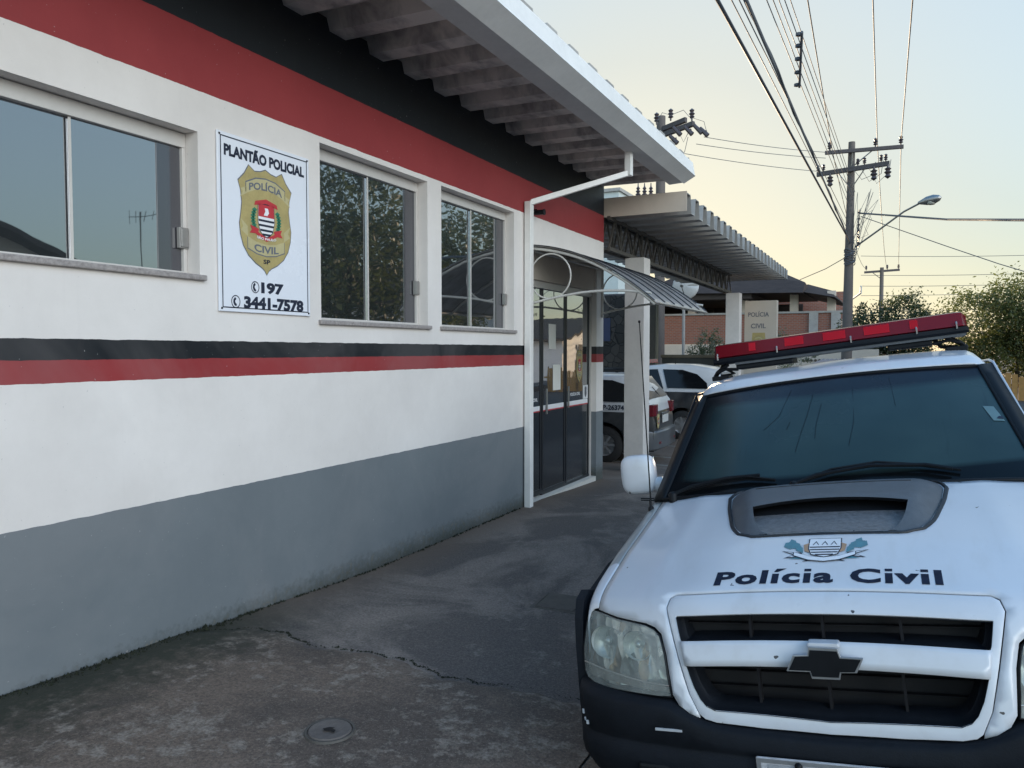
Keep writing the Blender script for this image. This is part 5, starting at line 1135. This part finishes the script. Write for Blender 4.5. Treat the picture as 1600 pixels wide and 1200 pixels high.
lbar('underside_rail', [(2.27, 1.735), (2.27, 1.749), (2.50, 1.749), (2.50, 1.735)], [(-.55, 1), (.66, 1)], 'scoop', lb)
mb = MB(); mb.prism([(2.28, 1.705), (2.28, 1.7345), (2.5, 1.7345), (2.5, 1.705)], 'x', -.55, -.22); mb.prism([(2.28, 1.705), (2.28, 1.7345), (2.5, 1.7345), (2.5, 1.705)], 'x', .28, .50); pieces(mb, 'siren_speaker', 'trim', lb, 0, .008)
mb = MB()
for x0, x1 in ((-.255, -.15), (-.045, .075), (.17, .30), (-.46, -.42), (.40, .44)):
    mb.add([(x0, 2.2535, 1.806), (x1, 2.2535, 1.806), (x1, 2.2705, 1.853), (x0, 2.2705, 1.853)], [(0, 1, 2, 3)])
pieces(mb, 'backlit_module', 'lenshot', lb)  # brighter red painted where skylight would show through the lamp modules
mb = MB()
for x in (-.645, -.30, .10, .43, .62):
    mb.tube([(x, 2.250, 1.812), (x, 2.243, 1.80), (x, 2.242, 1.775)], .0045, 6)
pieces(mb, 'lens_clip', 'steel', lb)
for s in (-1, 1):
    mb = MB(); x = s * .56 if s > 0 else -.60; zr = roofz(x, 2.35)
    mb.tube([(x, 2.30, 1.745), (x + s * .07, 2.32, 1.70), (x + s * .10, 2.35, zr + .01)], .014, 6); mb.tube([(x - .05, 2.34, 1.74), (x - s * .02, 2.36, zr + .03), (x + s * .06, 2.36, zr + .02)], .012, 6)
    mb.tube([(x + s * .07, 2.30, 1.70), (x + s * .02, 2.30, zr + .06), (x - s * .06, 2.30, zr + .05)], .010, 6); mb.box(x + s * .05 - .05, x + s * .05 + .05, 2.28, 2.42, zr - .004, zr + .022)
    mb.build('mounting_foot', 'trim', lb, bevel=.003)
# bonnet chips handled in paint; hood line hairline
# ------------------------------------------------------------------ parked patrol cars
def livery(name, low, up_, zsplit, wedge=None):
    m, t, b = newmat(name); v = oc(t); x, y, z = sep(t, v)
    k = ma(t, 'GREATER_THAN', z, zsplit)
    if wedge: # white wedge rising towards the tail (x is along the car, + is the tail)
        k = ma(t, 'MAXIMUM', k, ma(t, 'GREATER_THAN', z, ma(t, 'SUBTRACT', wedge[0], ma(t, 'MULTIPLY', x, wedge[1]))))
    c = mix(t, k, low, up_); c = mix(t, ma(t, 'MULTIPLY', ramp(t, noise(t, v, 4, 4), .4, .7), .12), c, (.3, .29, .27))
    setb(t, b, Base_Color=c, Roughness=.28, Coat_Weight=.5, Coat_Roughness=.06); return m
M['livA'] = livery('two_tone_car_paint', (.016, .018, .022), (.50, .51, .53), .86)
M['livB'] = livery('wedge_car_paint', (.016, .018, .022), (.58, .59, .61), 1.02, (1.36, .62))
M['carglass'] = pm('black_car_glass', (.006, .007, .009), .08, .1, 4, spec=.35)
M['silver'] = pm('silver_bumper', (.075, .08, .088), .35, .1, 8, coat=.4)
M['tail'] = redm('tail_lamp_red', (.12, .010, .016), .05)
def car(name, loc, rz, label, prof, width, liv, num, numpos, wb, r=.30, windows=(), rails=False, bumper='silver', zc=.0, group=None):
    # local axes: +x tail, z up, near side is -y
    o = empty(name, loc, rz, label, 'car', group)
    X = [p[0] for p in prof]; ZB = [p[1] for p in prof]; ZR = [p[2] for p in prof]   # x, belt height, roof height
    hw = width / 2
    def half(x, z):
        zb = float(np.interp(x, X, ZB)); zr = float(np.interp(x, X, ZR))
        tap = 1 - .10 * max(0, (x - X[-1] + .5) / .5) ** 2 - .16 * max(0, (X[0] + .6 - x) / .6) ** 2
        if z <= zb: a = (z - .2) / max(zb - .2, .1); return hw * tap * (1 - .06 * (1 - min(1, a * 3)) - .045 * max(0, a - .6))
        return hw * tap * (.982 - .24 * (z - zb) / .5 if zr > zb else .98)
    NX = 60; xs_ = np.linspace(X[0], X[-1], NX); vs = []; K = 0
    for x in xs_:
        zb = float(np.interp(x, X, ZB)); zr = float(np.interp(x, X, ZR)); low = .22
        for ax in wb:
            if abs(x - ax) < r * 1.22: low = max(low, math.sqrt(max(0, (r * 1.22) ** 2 - (x - ax) ** 2)) + r)
        low = min(low, zb - .12)
        zs = [low, low + .04, (low + zb) / 2, zb - .03, zb, zb + (zr - zb) * .5, zb + (zr - zb) * .88, zr - .012 if zr > zb + .05 else zr]
        row = [(x, -half(x, z) * (1 if i < 7 else .93), z) for i, z in enumerate(zs)] + [(x, -half(x, zr) * .6, zr + .012), (x, 0, zr + .022)]
        row += [(p[0], -p[1], p[2]) for p in row[-2::-1]]; K = len(row); vs += row
    mb = MB(); mb.add(vs, [(i * K + j, i * K + j + 1, (i + 1) * K + j + 1, (i + 1) * K + j) for i in range(NX - 1) for j in range(K - 1)] + [tuple(range(K)), tuple((NX - 1) * K + j for j in range(K))])
    body = mb.build('body', liv, o, 40)
    for wn, pts in windows:
        for s in (-1, 1):
            mb = MB(); patch(mb, pts, [], lambda u, v, s=s: (u, s * (half(u, v) + .016), v), .08); mb.build(wn, 'carglass', o, 60)
    if num:
        mb = MB(); text(mb, num, numpos[0], numpos[1], lambda u, v: (u, -(half(u, v) + .009), v), numpos[2], numpos[3], .03); mb.build('side_number', 'ink', o)
    for ax in wb:
        for s in (-1, 1):
            # wheel built on y axis
            mb = MB(); w_ = .19; y = s * (hw - .11); mb.lathe([(r * .6, -w_ / 2), (r * .85, -w_ / 2), (r, -w_ * .35), (r, w_ * .35), (r * .85, w_ / 2), (r * .6, w_ / 2)], (ax, y, r), 'y', 32); wh = mb.build('wheel', 'rubber', o, 45)
            mb = MB(); f = s * w_ / 2; mb.lathe([(r * .63, f), (r * .60, f - .015 * s), (r * .52, f - .05 * s), (r * .1, f - .07 * s)], (ax, y, r), 'y', 28)
            for k in range(7):
                a = k * 2 * math.pi / 7; d = Vector((math.cos(a), 0, math.sin(a))); e = Vector((-math.sin(a), 0, math.cos(a))); c = Vector((ax, y + f - .02 * s, r)); mb.obox(c + d * r * .08, c + d * r * .6, e * r * .06, (0, .01, 0))
            mb.lathe([(0, f - .005 * s), (r * .14, f - .01 * s), (r * .16, f - .05 * s)], (ax, y, r), 'y', 14); mb.build('rim', 'alloy', wh, 40)
    xe = X[-1]; zb = ZB[-1]
    mb = MB(); mb.prism([(xe - .42, -hw * .985), (xe - .05, -hw * .965), (xe + .06, -hw * .80), (xe + .085, 0), (xe + .06, hw * .80), (xe - .05, hw * .965), (xe - .42, hw * .985), (xe - .42, hw * .8), (xe - .42, -hw * .8)], 'z', .24, .56); mb.build('rear_bumper', bumper, o, 50, bevel=.03)
    mb = MB(); mb.prism([(X[0] + .35, -hw * .95), (X[0] - .02, -hw * .72), (X[0] - .05, 0), (X[0] - .02, hw * .72), (X[0] + .35, hw * .95)], 'z', .24, .52); mb.build('front_bumper', bumper, o, 50, bevel=.03)
    for s in (-1, 1):
        mb = MB(); mb.prism([(xe - .16, s * (hw * .90)), (xe - .14, s * (hw * .96)), (xe + .0, s * hw * .93), (xe + .022, s * hw * .80), (xe + .022, s * hw * .64), (xe - .1, s * hw * .64)], 'z', .80, .99); mb.build('tail_light', 'tail', o, bevel=.01)
        mb = MB(); mb.prism([(xe - .05, s * hw * .86), (xe + .069, s * hw * .72), (xe + .072, s * hw * .60), (xe - .05, s * hw * .6)], 'z', .34, .38); mb.build('fog_reflector', 'tail', o)
    mb = MB(); mb.box(xe + .012, xe + .03, -.20, .20, .66, .79); pl = mb.build('rear_plate', 'fascia', o, bevel=.004)
    mb = MB(); mb.box(xe + .004, xe + .028, -.26, .26, .81, .83); mb.build('plate_light_bar', 'chrome', o)
    return o, half
# estate by the first column
prof = [(-3.05, .62, .64), (-2.9, .74, .76), (-2.5, .84, .86), (-2.0, .90, .93), (-1.75, .93, 1.02), (-1.2, .95, 1.36), (-.8, .96, 1.44), (-.2, .98, 1.47), (.3, 1.0, 1.46), (.44, 1.0, 1.40), (.60, 1.0, 1.24), (.74, 1.0, 1.03), (.80, .96, .97), (.82, .70, .72)]
wA = [('side_window', [(-1.45, 1.03), (-1.05, 1.32), (-.75, 1.37), (-.35, 1.39), (-.35, 1.03)]), ('rear_side_window', [(-.31, 1.03), (-.31, 1.39), (.10, 1.38), (.38, 1.30), (.46, 1.16), (.40, 1.03)])]
P0 = atD(943, 697, 12.75)
gA = gz(0, 12.6)
TH = R(2)
oA, hA = car('patrol_car', (P0.x - .80 * math.sin(TH) , P0.y + .80 * math.cos(TH), gA), TH, 'black and white patrol hatchback numbered on its side, half hidden by the first carport column', prof, 1.60, 'livA', 'P-26374', (.165, .935, .36, .085), (-2.45, 0), .31, wA)
mb = MB(); [mb.tube([(-.9, s * .56, 1.46), (-.85, s * .56, 1.52), (.3, s * .56, 1.53), (.42, s * .56, 1.46)], .016, 6) for s in (-1, 1)]; pieces(mb, 'roof_rail', 'trim', oA, 60)
mb = MB(); mb.grid(8, 8, lambda u, v: (.44 + .28 * v + .016, (-.62 + 1.24 * u) * (.92 + .08 * v), 1.40 - .34 * v + .02)); 
mb.build('rear_window', pm('rear_glass_pale', (.03, .035, .042), .08, .1, 4, coat=.8), oA, 60)
badge(lambda u, v, l=0: (.842 + l * .001, -.50 + u, .71 + v), .17, .26, False).build('rear_badge', BM, oA)
mb = MB(); mb.tube([(.61, .0, 1.25), (.72, .1, 1.09)], .008, 5); mb.build('rear_wiper', 'trim', oA)
# silver one just behind it
def clone_car(src, name, loc, rz, label):
    c = copy_tree(src); c.location = loc; c.rotation_euler = (0, 0, rz); tag(c, label, 'car'); return c
oC = clone_car(oA, 'patrol_car', (P0.x - 1.05, P0.y + 3.1, gz(0, 15.2)), R(2), 'second patrol hatchback parked just behind the numbered one, only its tail showing')
P1 = atD(1066, 662, 16.4)
profB = [(-3.1, .66, .68), (-2.95, .80, .82), (-2.5, .90, .92), (-2.1, .96, 1.02), (-1.6, 1.0, 1.34), (-1.1, 1.02, 1.54), (-.5, 1.03, 1.60), (.1, 1.05, 1.59), (.5, 1.06, 1.53), (.72, 1.06, 1.44), (.86, 1.05, 1.22), (.95, 1.02, 1.06), (.98, .80, .82)]
wB = [('side_window', [(-1.75, 1.08), (-1.35, 1.38), (-.95, 1.48), (-.60, 1.50), (-.42, 1.08)]), ('rear_side_window', [(-.34, 1.10), (-.48, 1.50), (-.05, 1.49), (.28, 1.40), (.50, 1.22), (.53, 1.10)])]
THB = R(-1)
gB = gz(0, 16.5)
oB, hB = car('patrol_car', (P1.x - .82 * math.sin(THB), P1.y + .82 * math.cos(THB), gB), THB, 'tall rounded black and white patrol car with wedge shaped livery behind the truck mirror', profB, 1.66, 'livB', 'P-22', (.27, .985, .20, .075), (-2.5, 0), .31, wB, bumper='silver')
mb = MB(); mb.grid(6, 6, lambda u, v: (.745 + .165 * v + .012, (-.58 + 1.16 * u), 1.45 - .30 * v)); mb.build('rear_window', pm('rear_glass_sky', (.16, .20, .25), .06, .1, 4, coat=1), oB, 60)
mb = MB(); mb.tube([(-.30, -.3, 1.60), (-.30, -.3, 1.70)], [.012, .004], 6); mb.build('roof_antenna', 'trim', oB)
mb = MB(); mb.prism([(-1.15, 1.62), (-1.12, 1.70), (-.95, 1.71), (-.92, 1.62)], 'y', -.5, .5); mb.build('beacon_bar', 'lensred', oB, bevel=.01)
